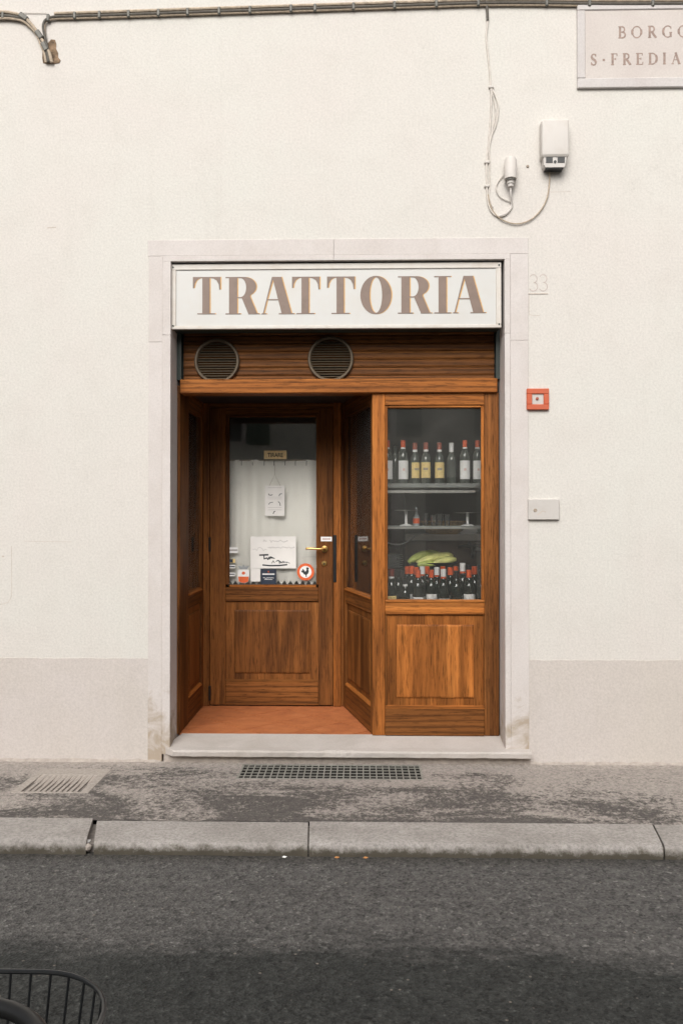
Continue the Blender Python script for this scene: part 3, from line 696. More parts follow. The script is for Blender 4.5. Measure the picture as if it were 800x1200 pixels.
# ================================================================== VESTIBULE: side screens, door frame, door
DY = 1.06
XLW = -1.085                                       # left screen face
xdl, xdr, xfr = RX(246, DY), RX(390.3, DY), RX(399.5, DY)
def screen(name, label, p0, p1, flip, zg_b, front_w, back_w, glass_w_mat):
    """glazed side screen from p0 (street end) to p1 (door end); local x runs along it, local -y faces the vestibule"""
    d = Vector(p1) - Vector(p0); Ls = d.length
    if flip:  a = math.atan2(d.y, d.x); org = p0               # left wall: vestibule on the right of travel -> local -y
    else:     a = math.atan2(-d.y, -d.x); org = p1             # right wall: run it the other way
    t = thing(name, label, 'side screen', (org[0], org[1], tz), a)
    fw_, bw_ = (front_w, back_w) if flip else (back_w, front_w)
    H = VC - tz; zb = zg_b - tz; zr_ = zp0 - tz; th = .05
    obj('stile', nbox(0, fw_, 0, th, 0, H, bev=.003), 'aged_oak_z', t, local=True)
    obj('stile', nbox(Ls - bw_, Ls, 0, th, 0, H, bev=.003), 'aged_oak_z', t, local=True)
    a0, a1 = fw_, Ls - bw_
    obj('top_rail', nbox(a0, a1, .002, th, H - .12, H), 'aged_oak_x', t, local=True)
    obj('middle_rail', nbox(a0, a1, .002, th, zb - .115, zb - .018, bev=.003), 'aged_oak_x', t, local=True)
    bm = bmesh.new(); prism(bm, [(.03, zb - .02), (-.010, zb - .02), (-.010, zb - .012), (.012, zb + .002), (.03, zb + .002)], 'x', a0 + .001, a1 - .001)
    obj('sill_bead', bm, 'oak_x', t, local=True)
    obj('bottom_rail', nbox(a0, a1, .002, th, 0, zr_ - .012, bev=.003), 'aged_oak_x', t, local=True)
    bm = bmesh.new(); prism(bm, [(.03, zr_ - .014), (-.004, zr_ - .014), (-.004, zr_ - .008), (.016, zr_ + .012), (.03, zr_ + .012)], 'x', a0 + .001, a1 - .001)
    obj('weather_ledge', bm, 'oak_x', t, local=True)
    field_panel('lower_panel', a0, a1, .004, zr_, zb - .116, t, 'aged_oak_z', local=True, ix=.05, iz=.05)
    for xa, xb in ((a0, a0 + .014), (a1 - .014, a1)):
        obj('glazing_bead', nbox(xa, xb, .008, .03, zb, H - .12, bev=.003), 'aged_oak_z', t, local=True)
    obj('pane', nbox(a0 + .006, a1 - .006, .018, .023, zb - .004, H - .115), 'glass', t, local=True)
    return t, Ls, a0, a1
zgb = RZ(690, DY - .2)
tl, Ll, la0, la1 = screen('side_screen', 'tall glazed oak side screen square to the street, against the stone jamb', (XLW, WY + .002), (XLW, DY + .02), True, zgb, .30, .10, None)
tr_, Lr, ra0, ra1 = screen('side_screen', 'slanting glazed oak side screen between the entrance door and the shop window', (wx0 + .002, WY + .004), (xfr + .012, DY + .02), False, zgb, .055, .09, None)
# narrow curtain edge behind the left screen pane
bm = bmesh.new(); rows = []
for i in range(13):
    u = .69 + .10 * i / 12; rows.append([bm.verts.new((XLW - .030 - .003 * math.sin(i * 1.7), WY + u, z)) for z in (RZ(688, .7), RZ(538, 1.0))])
for a, b in zip(rows, rows[1:]): bm.faces.new((a[0], b[0], b[1], a[1]))
tag(obj('side_curtain', bm, 'cloth', pivot=(XLW - .03, WY + .7, 1.05), smooth=True), 'narrow off-white curtain edge behind the pane of the square-set side screen', 'curtain')
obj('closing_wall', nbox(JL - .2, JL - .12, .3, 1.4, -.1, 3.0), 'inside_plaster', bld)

# terracotta floor, tile by tile
poly = [(XLW - .01, WY + .022), (wx0 + .01, WY + .022), (xfr + .02, DY + .01), (XLW - .01, DY + .01)]
bm = bmesh.new(); prism(bm, [(XLW - .1, WY + .026), (wx0 + .1, WY + .026), (wx0 + .1, DY + .1), (XLW - .1, DY + .1)], 'z', tz - .06, tz - .007)
vf = struct('vestibule_floor', bm, 'cement')
def clip(pg, a, b):
    out = []; n = len(pg)
    side = lambda p: (b[0] - a[0]) * (p[1] - a[1]) - (b[1] - a[1]) * (p[0] - a[0])
    for i in range(n):
        p, q = pg[i], pg[(i + 1) % n]; sp, sq = side(p), side(q)
        if sp >= 0: out.append(p)
        if sp * sq < 0: t = sp / (sp - sq); out.append((p[0] + (q[0] - p[0]) * t, p[1] + (q[1] - p[1]) * t))
    return out
ts, gp, th0 = .30, .0032, R(45)
for i in range(-8, 9):
    for j in range(-8, 9):
        q = [(i * ts + gp, j * ts + gp), ((i + 1) * ts - gp, j * ts + gp), ((i + 1) * ts - gp, (j + 1) * ts - gp), (i * ts + gp, (j + 1) * ts - gp)]
        q = [(-.45 + x * math.cos(th0) - y * math.sin(th0), .55 + x * math.sin(th0) + y * math.cos(th0)) for x, y in q]
        for k in range(4): q = clip(q, poly[k], poly[(k + 1) % 4]) if q else q
        if len(q) < 3: continue
        ar = abs(sum(q[k][0] * q[(k + 1) % len(q)][1] - q[(k + 1) % len(q)][0] * q[k][1] for k in range(len(q)))) / 2
        if ar < 2e-4: continue
        bm = bmesh.new(); prism(bm, q, 'z', tz - .012, tz - random.uniform(.0, .0012)); obj('tile', bm, 'terracotta', vf)

# door frame posts and head (built-in), then the leaf
DT = VC - .004
dfr = thing('door_frame', 'dark oak posts and head around the recessed entrance door', 'door frame', (xdl, DY, tz))
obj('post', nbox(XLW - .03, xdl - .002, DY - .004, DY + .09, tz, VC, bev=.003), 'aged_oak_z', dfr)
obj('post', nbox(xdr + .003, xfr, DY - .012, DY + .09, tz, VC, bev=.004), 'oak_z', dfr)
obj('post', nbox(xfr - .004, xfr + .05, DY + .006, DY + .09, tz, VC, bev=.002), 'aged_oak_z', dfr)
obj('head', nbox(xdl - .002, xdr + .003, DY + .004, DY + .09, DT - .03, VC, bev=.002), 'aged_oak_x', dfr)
door = thing('entrance_door', 'recessed oak entrance door with a curtained upper pane and brass handle', 'door', (xdl, DY, tz))
dxa, dxb = RX(264.5, DY), RX(373, DY)
gx0, gx1 = RX(268, DY), RX(371, DY)
dg1, dg0 = RZ(488.5, DY), RZ(685.5, DY)
dz1 = DT - .032; db = tz + .008
zma, zmb = RZ(688.5, DY), RZ(704.5, DY); zba = RZ(799, DY)
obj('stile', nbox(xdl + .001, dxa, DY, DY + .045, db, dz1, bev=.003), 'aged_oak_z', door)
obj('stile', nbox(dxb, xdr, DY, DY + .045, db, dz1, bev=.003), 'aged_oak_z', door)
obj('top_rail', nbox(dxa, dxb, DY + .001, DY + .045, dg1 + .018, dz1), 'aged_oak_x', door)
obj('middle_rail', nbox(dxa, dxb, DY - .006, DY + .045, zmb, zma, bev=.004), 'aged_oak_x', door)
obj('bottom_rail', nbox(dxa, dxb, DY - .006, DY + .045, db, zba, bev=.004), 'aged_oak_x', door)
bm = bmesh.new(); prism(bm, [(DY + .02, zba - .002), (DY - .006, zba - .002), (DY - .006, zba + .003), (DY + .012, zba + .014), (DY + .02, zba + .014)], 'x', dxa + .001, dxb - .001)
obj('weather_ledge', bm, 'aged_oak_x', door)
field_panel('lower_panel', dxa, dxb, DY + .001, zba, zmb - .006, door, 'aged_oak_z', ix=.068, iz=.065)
for xa, xb in ((dxa, gx0 + .004), (gx1 - .004, dxb)): obj('glazing_bead', nbox(xa, xb, DY + .006, DY + .03, dg0, dg1 + .018, bev=.003), 'aged_oak_z', door)
obj('glazing_bead', nbox(gx0 + .004, gx1 - .004, DY + .006, DY + .03, dg1, dg1 + .018, bev=.003), 'aged_oak_x', door)
obj('glazing_bead', nbox(gx0 + .004, gx1 - .004, DY + .002, DY + .03, zma, dg0, bev=.003), 'oak_x', door)
PY0, PY1 = DY + .018, DY + .022
obj('pane', nbox(gx0 - .006, gx1 + .006, PY0, PY1, dg0 - .008, dg1 + .01), 'glass', door)
# handle, cylinder, keep, hinges, push plate
hc = P(380.3, 643.3, DY)
hd = obj('handle', lathe(bmesh.new(), [(.024, .001), (.026, -.004), (.024, -.010), (.013, -.012)], (hc.x, DY, hc.z), 'y', 24), 'brass', door, smooth=True)
hl = P(360.5, 642.6, DY)
obj('lever', tube(bmesh.new(), spline([(hc.x, DY - .008, hc.z), (hc.x, DY - .045, hc.z), (hc.x - .012, DY - .058, hc.z + .001), (hc.x - .06, DY - .062, hc.z + .003), (hl.x, DY - .058, hl.z + .001), (hl.x - .006, DY - .048, hl.z - .003)], 6), .0088, 10), 'brass', hd, smooth=True)
lc = P(380, 660.3, DY)
lk = obj('lock_escutcheon', lathe(bmesh.new(), [(.021, .001), (.0225, -.005), (.019, -.009), (.006, -.010)], (lc.x, DY, lc.z), 'y', 24), 'brass', door, smooth=True)
obj('keyhole', nbox(lc.x - .004, lc.x + .001, DY - .0115, DY - .009, lc.z - .008, lc.z + .006), 'black_paint', lk)
kc0, kc1 = P(390.2, 627, DY), P(394.2, 682, DY)
obj('strike_plate', nbox(kc0.x, kc1.x, DY - .018, DY - .008, kc1.z, kc0.z, bev=.002), 'black_metal', dfr)
for py in (638, 812):
    c = P(246, py, DY); obj('hinge', tube(bmesh.new(), [(c.x, DY - .008, c.z - .055), (c.x, DY - .008, c.z + .055)], .009, 8), 'black_metal', door, smooth=True)
p0, p1 = P(375.8, 634.3, DY), P(388.8, 629, DY)
pl = obj('push_plate', nbox(p0.x, p1.x, DY - .003, DY + .001, p0.z, p1.z), 'label_white', door)
def text_mesh(txt, size, x, z, y, name, mat, parent, bold=0.0, cx=True, sx=1.0):
    cu = bpy.data.curves.new(name, 'FONT'); cu.body = txt; cu.size = size; cu.align_x = 'CENTER'; cu.extrude = .0002; cu.offset = bold
    t = bpy.data.objects.new(name, cu); C.objects.link(t)
    dg = bpy.context.evaluated_depsgraph_get(); me = bpy.data.meshes.new_from_object(t.evaluated_get(dg))
    bpy.data.objects.remove(t); bpy.data.curves.remove(cu)
    bm = bmesh.new(); bm.from_mesh(me); bpy.data.meshes.remove(me)
    for v in bm.verts: v.co = Vector((x + v.co.x * sx, y - v.co.z, z + v.co.y))
    bmesh.ops.recalc_face_normals(bm, faces=bm.faces[:])
    return obj(name, bm, mat, parent)
pm = (p0 + p1) / 2
obj('plate_print', strokes(bmesh.new(), [[(-.8, 0), (.8, 0)]] , DY - .003, .0004, .006, (pm.x, pm.z), (p1.x - p0.x) * .42, 1), 'cap_brown', pl)

# ------------------------------------------------------------------ things on and behind the door pane
CY = DY + .066
bm = bmesh.new(); nx = 96; rows = []
cz1, cz0 = RZ(538.5, CY), RZ(681, CY); ctip = RZ(686, CY)
cx0, cx1 = RX(262, CY), RX(376, CY)
for i in range(nx + 1):
    x = cx0 + (cx1 - cx0) * i / nx; t = i / nx
    zb = cz0 if (i // 3) % 2 == 0 else cz0
    ph = (i % 6) / 6; zig = abs(ph - .5) * 2; zb = ctip + (cz0 - ctip) * zig + .004
    amp = .010 * (1 + .5 * math.sin(t * 7)); yv = CY + amp * math.sin(t * 34) + .006 * math.sin(t * 11 + 1)
    ztop = cz1 - .006 * abs(math.sin(t * math.pi * 6)) 
    rows.append([bm.verts.new((x, yv * (1 - k / 8 * .0) + .002 * math.sin(k * 1.3 + i * .4), ztop + (zb - ztop) * k / 8)) for k in range(9)])
for a, b in zip(rows, rows[1:]):
    for k in range(8): bm.faces.new((a[k], b[k], b[k + 1], a[k + 1]))
cur = tag(obj('door_curtain', bm, 'cloth', pivot=((cx0 + cx1) / 2, CY, cz0), smooth=True), 'off-white half curtain with zigzag hem hung behind the entrance door pane', 'curtain')
obj('curtain_rod', tube(bmesh.new(), [(cx0 - .02, CY - .004, cz1 - .004), (cx1 + .02, CY - .004, cz1 - .004)], .005, 8), 'cord', cur, smooth=True)
for px in (283, 296, 309.5, 321, 334, 346, 359):
    c = P(px, 544, CY - .018); obj('curtain_hook', tube(bmesh.new(), [(c.x, CY - .018, c.z - .01), (c.x, CY - .02, c.z + .012), (c.x + .001, CY - .004, c.z + .03)], .0022, 6), 'black_metal', cur)

PB = PY0 - .0012                                   # face of things stuck on the street side of the pane
def flat(name, label, cat, px0, py0, px1, py1, mat, y=PB, th=.0011, group=None):
    a, b = P(px0, py1, y), P(px1, py0, y)
    o = obj(name, nbox(a.x, b.x, y, y + th, a.z, b.z), mat, pivot=((a.x + b.x) / 2, y, a.z)); return tag(o, label, cat, group), a, b
o, a, b = flat('door_plaque', 'small tan plaque reading TIRARE, above the curtain on the door pane', 'plaque', 309.3, 528, 335.8, 538, 'tan_plate', PY0 - .0035, .0035)
text_mesh('TIRARE', .044, (a.x + b.x) / 2, a.z + .0165, PY0 - .0038, 'lettering', 'ink', o, bold=.0007, sx=.84)
# hanging notice with string
hn, a, b = flat('hanging_notice', 'small white picture notice hanging on a string against the door pane', 'notice', 310.6, 569, 333.4, 604.6, 'paper')
apx = P(322, 547, PB)
obj('string', tube(bmesh.new(), [(a.x + (b.x - a.x) * .22, PB - .0008, b.z - .001), (apx.x, PB - .0008, RZ(556, PB)), (a.x + (b.x - a.x) * .78, PB - .0008, b.z - .001)], .0014, 6), 'cord', hn)
obj('string', tube(bmesh.new(), [(apx.x, PB - .0008, RZ(556, PB)), (apx.x - .002, PB - .0008, RZ(543, PB))], .0014, 6), 'cord', hn)
W_, H_ = b.x - a.x, b.z - a.z
mk = [([(.18, .73), (.2, .69), (.3, .68), (.38, .70)], .005), ([(.72, .66), (.76, .72), (.86, .73)], .005), ([(.18, .38), (.26, .44), (.4, .45)], .004), ([(.68, .47), (.76, .42), (.78, .34)], .005),
      ([(.42, .07), (.46, .14), (.52, .15)], .006)]
for q in mk: obj('drawing', strokes(bmesh.new(), [q], PB, .0003, .004, (a.x, a.z), W_, H_), 'ink', hn)
for y in (.93, .62, .56, .28, .2): obj('faint_print', strokes(bmesh.new(), [[(.15, y), (.85, y)]], PB, .0002, .002, (a.x, a.z), W_, H_), 'pale_ink', hn)
# handwritten sheet
hs_, a, b = flat('handwritten_sheet', 'handwritten white sheet with bold black script, stuck low on the door pane', 'notice', 293.6, 628.6, 346.8, 666, 'paper')
W_, H_ = b.x - a.x, b.z - a.z
def scrib(x0, x1, y, h, n, rnd):
    r = random.Random(rnd); return [(x0 + (x1 - x0) * i / n, y + h * (r.random() - .5)) for i in range(n + 1)]
lines = [([(.20, .415), (.385, .425)], .012), ([(.295, .42), (.30, .29)], .008), (scrib(.31, .50, .32, .10, 14, 3), .006), (scrib(.33, .53, .33, .07, 12, 4), .006),
         ([(.47, .16), (.50, .24), (.53, .17)], .005), (scrib(.56, .64, .20, .12, 6, 5), .006), (scrib(.64, .80, .195, .07, 12, 8), .005), ([(.80, .20), (.86, .16)], .004),
         ([(.27, .105), (.42, .085), (.62, .088), (.80, .115)], .011)]
for q in lines: obj('script', strokes(bmesh.new(), [q], PB, .0003, .006, (a.x, a.z), W_, H_), 'ink', hs_)
for q in [(scrib(.28, .36, .86, .09, 5, 1), .003), (scrib(.42, .82, .85, .07, 26, 2), .003), (scrib(.38, .97, .655, .06, 34, 9), .003), (scrib(.03, .36, .60, .16, 9, 10), .0022)]:
    obj('faint_writing', strokes(bmesh.new(), [q], PB, .0002, .004, (a.x, a.z), W_, H_), 'pale_ink', hs_)
flat('paper_slip', 'blank white paper slip below the handwritten sheet, left of the navy sticker', 'notice', 293.8, 666.3, 305, 681.5, 'paper')
# navy sticker
ns, a, b = flat('navy_sticker', 'dark navy rectangular sticker with white lines, low on the door pane', 'sticker', 305.6, 667.2, 323.6, 684.6, 'navy', PB - .0013)
obj('white_line', strokes(bmesh.new(), [([(.12, .68), (.88, .68)], .009), (scrib(.15, .85, .42, .06, 14, 6), .003), (scrib(.25, .75, .33, .06, 10, 7), .003)], PB - .0013, .0003, .005, (a.x, a.z), b.x - a.x, b.z - a.z), 'label_white', ns)
obj('emblem', strokes(bmesh.new(), [([(.48, .84), (.52, .84)], .010)], PB - .0013, .0003, .01, (a.x, a.z), b.x - a.x, b.z - a.z), 'orange', ns)
# orange and white badge sticker
def disc(bm, cx, cz, rx, rz, y, th, n=28):
    return prism(bm, [(cx + rx * math.cos(2 * math.pi * k / n), cz + rz * math.sin(2 * math.pi * k / n)) for k in range(n)], 'y', y, y + th)
a, b = P(278.6, 683.5, PB), P(292.2, 663, PB); W_, H_ = b.x - a.x, b.z - a.z
def loc(pts): return [(a.x + u * W_, a.z + v * H_) for u, v in pts]
bs = tag(obj('badge_sticker', prism(bmesh.new(), loc([(.08, .1), (.3, .02), (.5, 0), (.7, .02), (.92, .1), (1, .4), (.98, .78), (.02, .78), (0, .4)]), 'y', PB, PB + .0011), 'label_white', pivot=((a.x + b.x) / 2, PB, a.z)),
         'white and orange shield sticker with a grey crown, low on the door pane', 'sticker')
obj('orange_band', prism(bmesh.new(), loc([(.10, .11), (.3, .035), (.5, .015), (.7, .035), (.9, .11), (.96, .38), (.04, .38)]), 'y', PB - .0003, PB), 'orange', bs)
obj('red_knot', disc(bmesh.new(), a.x + .5 * W_, a.z + .58 * H_, .15 * W_, .09 * H_, PB - .0003, .0003, 14), 'orange', bs)
obj('crown', prism(bmesh.new(), loc([(.2, .8), (.8, .8), (1.0, 1.0), (.62, .96), (.5, 1.06), (.38, .96), (0, 1.0)]), 'y', PB - .0006, PB + .0008), 'plate', bs)
# rooster roundel
c = P(358, 670.2, PB); r = (RX(368, PB) - RX(348, PB)) / 2
rs = tag(obj('rooster_sticker', disc(bmesh.new(), c.x, c.z, r, r, PB, .0011, 36), 'orange', pivot=(c.x, PB, c.z - r)), 'round red and white sticker with a black rooster on the door pane', 'sticker')
obj('white_disc', disc(bmesh.new(), c.x, c.z, r * .70, r * .70, PB - .0003, .0003, 32), 'label_white', rs)
ro = [(-.30, .10), (-.34, .34), (-.18, .22), (-.05, .02), (.08, .12), (.10, .32), (.04, .36), (.10, .44), (.20, .48), (.30, .42), (.36, .30), (.27, .26), (.33, .08), (.26, -.16), (.12, -.28), (.10, -.44), (.18, -.48),
      (-.04, -.48), (.02, -.42), (0, -.30), (-.16, -.24), (-.30, -.06), (-.44, -.02), (-.42, .16)]
obj('rooster', prism(bmesh.new(), [(c.x + u * r * 1.15, c.z + v * r * 1.15) for u, v in ro], 'y', PB - .0006, PB - .0003), 'ink', rs)
# column of little card stickers at the hinge edge
for k, (py0, py1, mt, lab) in enumerate(((641.5, 648, 'label_white', 'faded white strip sticker at the hinge edge of the door pane, topmost'), (655, 659.5, 'label_yellow', 'tiny yellow and navy card sticker at the hinge edge of the door pane'),
                               (662, 666, 'label_white', 'tiny white and blue card sticker below the yellow one on the pane'), (671, 675, 'label_white', 'lowest tiny white card sticker at the hinge edge of the pane'))):
    o, a, b = flat('card_sticker', lab, 'sticker', 269.2, py0, 275.5 if k else 279, py1, mt)
    obj('print', strokes(bmesh.new(), [([(.05, .5), (.45 if k == 1 else .9, .5)], (b.z - a.z) * (.9 if k == 1 else .3))], PB, .0003, .004, (a.x, a.z), b.x - a.x, b.z - a.z), 'navy' if k else 'pale_ink', o)

# ================================================================== INSIDE THE DISPLAY WINDOW
BX0, BX1 = RX(441, .45), RX(575, .45)
dz = .90
obj_ = thing('display_bench', 'dark wooden display bench with a raised step behind the bottles', 'bench', (.65, .6, dz - .04))
obj('bench_top', nbox(wx0 + .045, wx1 - .005, .262, 1.02, dz - .04, dz, bev=.003), 'dark_wood', obj_)
obj('riser', nbox(wx0 + .04, wx1 - .01, .62, 1.0, dz, 1.205, bev=.004), 'dark_wood', obj_)
for x in (wx0 + .08, wx1 - .05):
    for y in (.32, .95): obj('leg', nbox(x - .02, x + .02, y - .02, y + .02, tz - .015, dz - .038), 'dark_wood', obj_)
# shelving: two decks on four thin uprights
z1s = RZ(567.2, .50); z2s = RZ(616, .55)
sh = thing('glass_shelving', 'two frosted glass shelves with steel edge bars inside the shop window', 'shelf', (.65, .52, dz))
SX0, SX1 = RX(446, .5), RX(556, .42)
obj('upper_deck', nbox(SX0, SX1 + .03, .40, .62, z1s - .018, z1s, bev=.002), 'shelf', sh)
obj('edge_bar', nbox(SX0, SX1, .385, .399, RZ(578, .39), RZ(574.3, .39), bev=.002), 'steel', sh)
obj('bracket_strip', nbox(SX0, SX1, .386, .40, RZ(571.5, .39), RZ(568.5, .39), bev=.001), 'shelf', sh)
obj('lower_deck', nbox(SX0, RX(566, .5), .44, .66, z2s - .012, z2s, bev=.002), 'shelf', sh)
obj('edge_bar', nbox(SX0, RX(540, .43), .430, .4395, RZ(619.8, .43), RZ(617.3, .43), bev=.001), 'steel', sh)
for x in (SX0 + .004, RX(568, .5)):
    for y in (.405, .60): obj('upright', nbox(x - .005, x + .005, y, y + .012, dz, z1s + .02), 'steel', sh)
for zz in (z1s - .03, z2s - .022):
    for y in (.405, .60): obj('cross_bar', nbox(SX0, RX(568, .5), y + .012, y + .020, zz, zz + .012), 'steel', sh)

# bottles
WINE = [(.0365, 0), (.038, .004), (.038, .185), (.036, .205), (.028, .225), (.018, .242), (.0148, .255), (.0142, .295), (.0155, .297), (.0155, .302), (.012, .303)]
SLIM = [(.034, 0), (.0355, .004), (.0355, .165), (.033, .185), (.023, .205), (.0150, .218), (.0138, .235), (.0135, .278), (.015, .280), (.015, .286), (.011, .287)]
def wrap(r, z0, z1, half, n=14):
    bm = bmesh.new(); cols = []
    for i in range(n + 1):
        a = R(-90) - half + 2 * half * i / n
        cols.append([bm.verts.new((rr * math.cos(a), rr * math.sin(a), z)) for rr, z in ((r, z0), (r, z1), (r - .0012, z1), (r - .0012, z0))])
    for a, b in zip(cols, cols[1:]):
        for k in range(4): bm.faces.new((a[k], b[k], b[(k + 1) % 4], a[(k + 1) % 4]))
    bm.faces.new(cols[0]); bm.faces.new(cols[-1]); bmesh.ops.recalc_face_normals(bm, faces=bm.faces[:]); return bm
protos = {}
def bottle(kind, loc_, rot, label, group, prof, glass, cap, band, lab, lz, s=1.0):
    """first of a kind is modelled, the rest copy its parts"""
    t = thing('wine_bottle', label, 'bottle', loc_, rot, group); t.scale = (s, s, s)
    if kind in protos:
        def cp(o, par):
            c = o.copy(); C.objects.link(c); c.parent = par
            for ch in o.children: cp(ch, c)
        for o in protos[kind].children: cp(o, t)
        return t
    top = prof[-1][1]
    obj('glass', lathe(bmesh.new(), prof, (0, 0, 0), 'z', 24), glass, t, local=True, smooth=True)
    if cap: obj('capsule', lathe(bmesh.new(), [(.0152, top - .048), (.0168, top - .047), (.0168, top + .001), (.0145, top + .0025)], (0, 0, 0), 'z', 20), cap, t, local=True, smooth=True)
    if band: obj('neck_band', lathe(bmesh.new(), [(.0162, top - .062), (.0172, top - .061), (.0172, top - .047), (.0162, top - .046)], (0, 0, 0), 'z', 20), band, t, local=True, smooth=True)
    if lab:
        rr = prof[2][0] + .0009
        lb = obj('label', wrap(rr, lz[0], lz[1], R(62)), lab, t, local=True, smooth=True)
        if kind in ('white_orange', 'white_low'): obj('label_mark', wrap(rr + .0006, (lz[0] + lz[1]) / 2 - .006, (lz[0] + lz[1]) / 2 + .010, R(12), 5), 'label_blush' if kind == 'white_orange' else 'cap_orange', lb, local=True, smooth=True)
        if kind == 'yellow': obj('label_mark', wrap(rr + .0006, lz[0] + .055, lz[0] + .07, R(26), 5), 'cap_brown' if 0 else 'cord', lb, local=True, smooth=True)
    protos[kind] = t; return t
G1 = 'bottles on the upper shelf'
for px, rot in ((453.8, 0), (472, .1), (544.3, -.06), (559.6, .05)):
    bottle('white_orange', (RX(px, .50), .50 + random.uniform(-.015, .015), z1s), rot, 'white labelled wine bottle with bright orange capsule on the upper glass shelf', G1, WINE, 'bottle_grey', 'cap_orange', 'label_white', 'label_white', (.032, .162))
for px, rot in ((486, .35), (498.6, -.1), (514.6, 0)):
    bottle('yellow', (RX(px, .50), .50 + random.uniform(-.012, .012), z1s), rot, 'yellow labelled wine bottle with brick red capsule on the upper glass shelf', G1, SLIM, 'bottle_grey', 'cap_brown', 'label_white', 'label_yellow', (.040, .150))
bottle('unlabelled', (RX(528.6, .52), .52, z1s), 0, 'bottle without front label and with a white foil neck on the upper shelf', G1, SLIM, 'bottle_grey', 'label_white', None, None, None)
obj('neck_seal', lathe(bmesh.new(), [(.0145, .225), (.016, .226), (.016, .24), (.0145, .241)], (0, 0, 0), 'z', 16), 'label_white', protos['unlabelled'], local=True)
bottle('clear_small', (RX(463, .57), .57, z1s), 0, 'bare dark bottle standing behind the white labelled ones on the upper shelf', G1, SLIM, 'bottle_grey', None, None, None, None, .96)
G2 = 'bottles crowded on the display bench'
front = [(458.5, 667, 'yl'), (474.5, 677, 'wl'), (489.5, 668, 'rw'), (504.8, 668, 'low'), (519, 667, 'wf'), (534.2, 669, 'dk'), (549, 668, 'low'), (563.5, 668, 'dk')]
kinds = {'yl': ('dark red capsule and yellow label', WINE, 'cap_red', 'label_white', 'label_yellow', (.05, .135)),
         'wl': ('white capsule band and plain white label', SLIM, 'cap_black', 'label_white', 'label_white', (.03, .118)),
         'rw': ('bright orange capsule and plain white label', WINE, 'cap_orange', None, 'label_white', (.03, .130)),
         'low': ('orange capsule and red-marked label', WINE, 'cap_orange', None, 'label_white', (.06, .150)),
         'wf': ('tall white foil capsule and white label', WINE, 'label_white', 'cap_orange', 'label_white', (.03, .118)),
         'dk': ('black capsule and no front label', WINE, 'cap_black', None, None, None)}
def low_bottle(k, px, py, Y, where):
    d, pf, cap, band, lab, lz = kinds[k]
    zt_ = RZ(py, Y); s = (zt_ - dz) / pf[-1][1]
    bottle({'low': 'white_low'}.get(k, k), (RX(px, Y), Y, dz), random.uniform(-.25, .25), 'dark bottle with ' + d + ', ' + where, G2, pf, 'bottle_dark', cap, band, lab, lz, s)
for px, py, k in front: low_bottle(k, px, py, .335, 'against the pane')
for px, py, k in ((466.5, 668, 'dk'), (482, 663.5, 'rw'), (494.5, 664, 'wf'), (511.5, 665, 'wf'), (527, 665, 'rw'), (541.5, 660, 'wf'), (555.5, 664, 'rw'), (568.5, 664, 'rw')):
    low_bottle(k, px, py, .47, 'in the middle row')
for px, py, k in ((477, 664, 'rw'), (487.5, 665, 'rw'), (500, 664, 'rw'), (518.5, 664, 'low'), (533.5, 664, 'low'), (548, 662, 'dk'), (562, 662, 'dk')):
    low_bottle(k, px, py, .575, 'in the row against the riser')

# pedestal stands on the lower shelf
for px, tp, lab in ((475.5, 597.8, 'steel pedestal stand beside the small red bottle on the lower shelf'), (547.5, 600.5, 'lone steel pedestal stand at the free end of the lower shelf')):
    Y = .545; x = RX(px, Y); zz = RZ(tp, Y)
    t = thing('pedestal_stand', lab, 'stand', (x, Y, z2s), 0, 'pedestal stands')
    obj('foot', lathe(bmesh.new(), [(.045, 0), (.045, .004), (.012, .012)], (0, 0, 0), 'z', 24), 'label_white', t, local=True, smooth=True)
    obj('stem', tube(bmesh.new(), [(0, 0, .008), (0, 0, zz - z2s - .004)], .010, 12), 'label_white', t, local=True, smooth=True)
    obj('plate', lathe(bmesh.new(), [(.012, zz - z2s - .006), (.085, zz - z2s - .003), (.085, zz - z2s), (.01, zz - z2s + .0005)], (0, 0, 0), 'z', 28), 'steel', t, local=True, smooth=True)
t = thing('sauce_bottle', 'small clear bottle with a red label on the lower shelf', 'bottle', (RX(487.5, .60), .60, z2s))
obj('glass', lathe(bmesh.new(), [(.022, 0), (.024, .004), (.024, .06), (.010, .085), (.009, .115), (.011, .118), (.008, .132)], (0, 0, 0), 'z', 18), 'plate', t, local=True, smooth=True)
obj('label', wrap(.0248, .016, .052, R(80)), 'cap_orange', t, local=True, smooth=True)
t = tag(obj('tumbler', lathe(bmesh.new(), [(.012, 0), (.016, .09), (.0145, .09), (.0105, .006)], (0, 0, 0), 'z', 18), 'glass', smooth=True), 'slim empty glass beside the small red bottle on the lower shelf', 'glass')
t.location = (RX(499, .60), .60, z2s)

# bananas in a bowl on the riser
bx = RX(507, .78); bz = 1.205
bw = thing('fruit_bowl', 'wide black bowl holding green bananas in the shop window', 'bowl', (bx, .78, bz))
zr0 = RZ(660, .72) - bz
zr0 = max(.025, zr0)
obj('shell', lathe(bmesh.new(), [(.05, 0), (.06, .003), (.12, .012), (.178, zr0 + .004), (.174, zr0 + .006), (.11, .018), (.04, .010)], (0, 0, 0), 'z', 32, 1.0, .72), 'bowl', bw, local=True, smooth=True)
def banana(p0, p1, sag, r, mat, lab):
    a, b = P(*p0), P(*p1); pts = []; n = 10; rad = []
    for i in range(n + 1):
        t = i / n; q = a.lerp(b, t); q.z += sag * 4 * t * (1 - t)
        pts.append(q); rad.append(r * (0.28 + .72 * min(1, (math.sin(math.pi * min(max(t, .02), .98)) ** .45))))
    o = obj('banana', tube(bmesh.new(), pts, rad, 7), mat, pivot=pts[0]); tag(o, lab, 'banana', 'bananas in the bowl')
    for pl_ in o.data.polygons: pl_.use_smooth = True
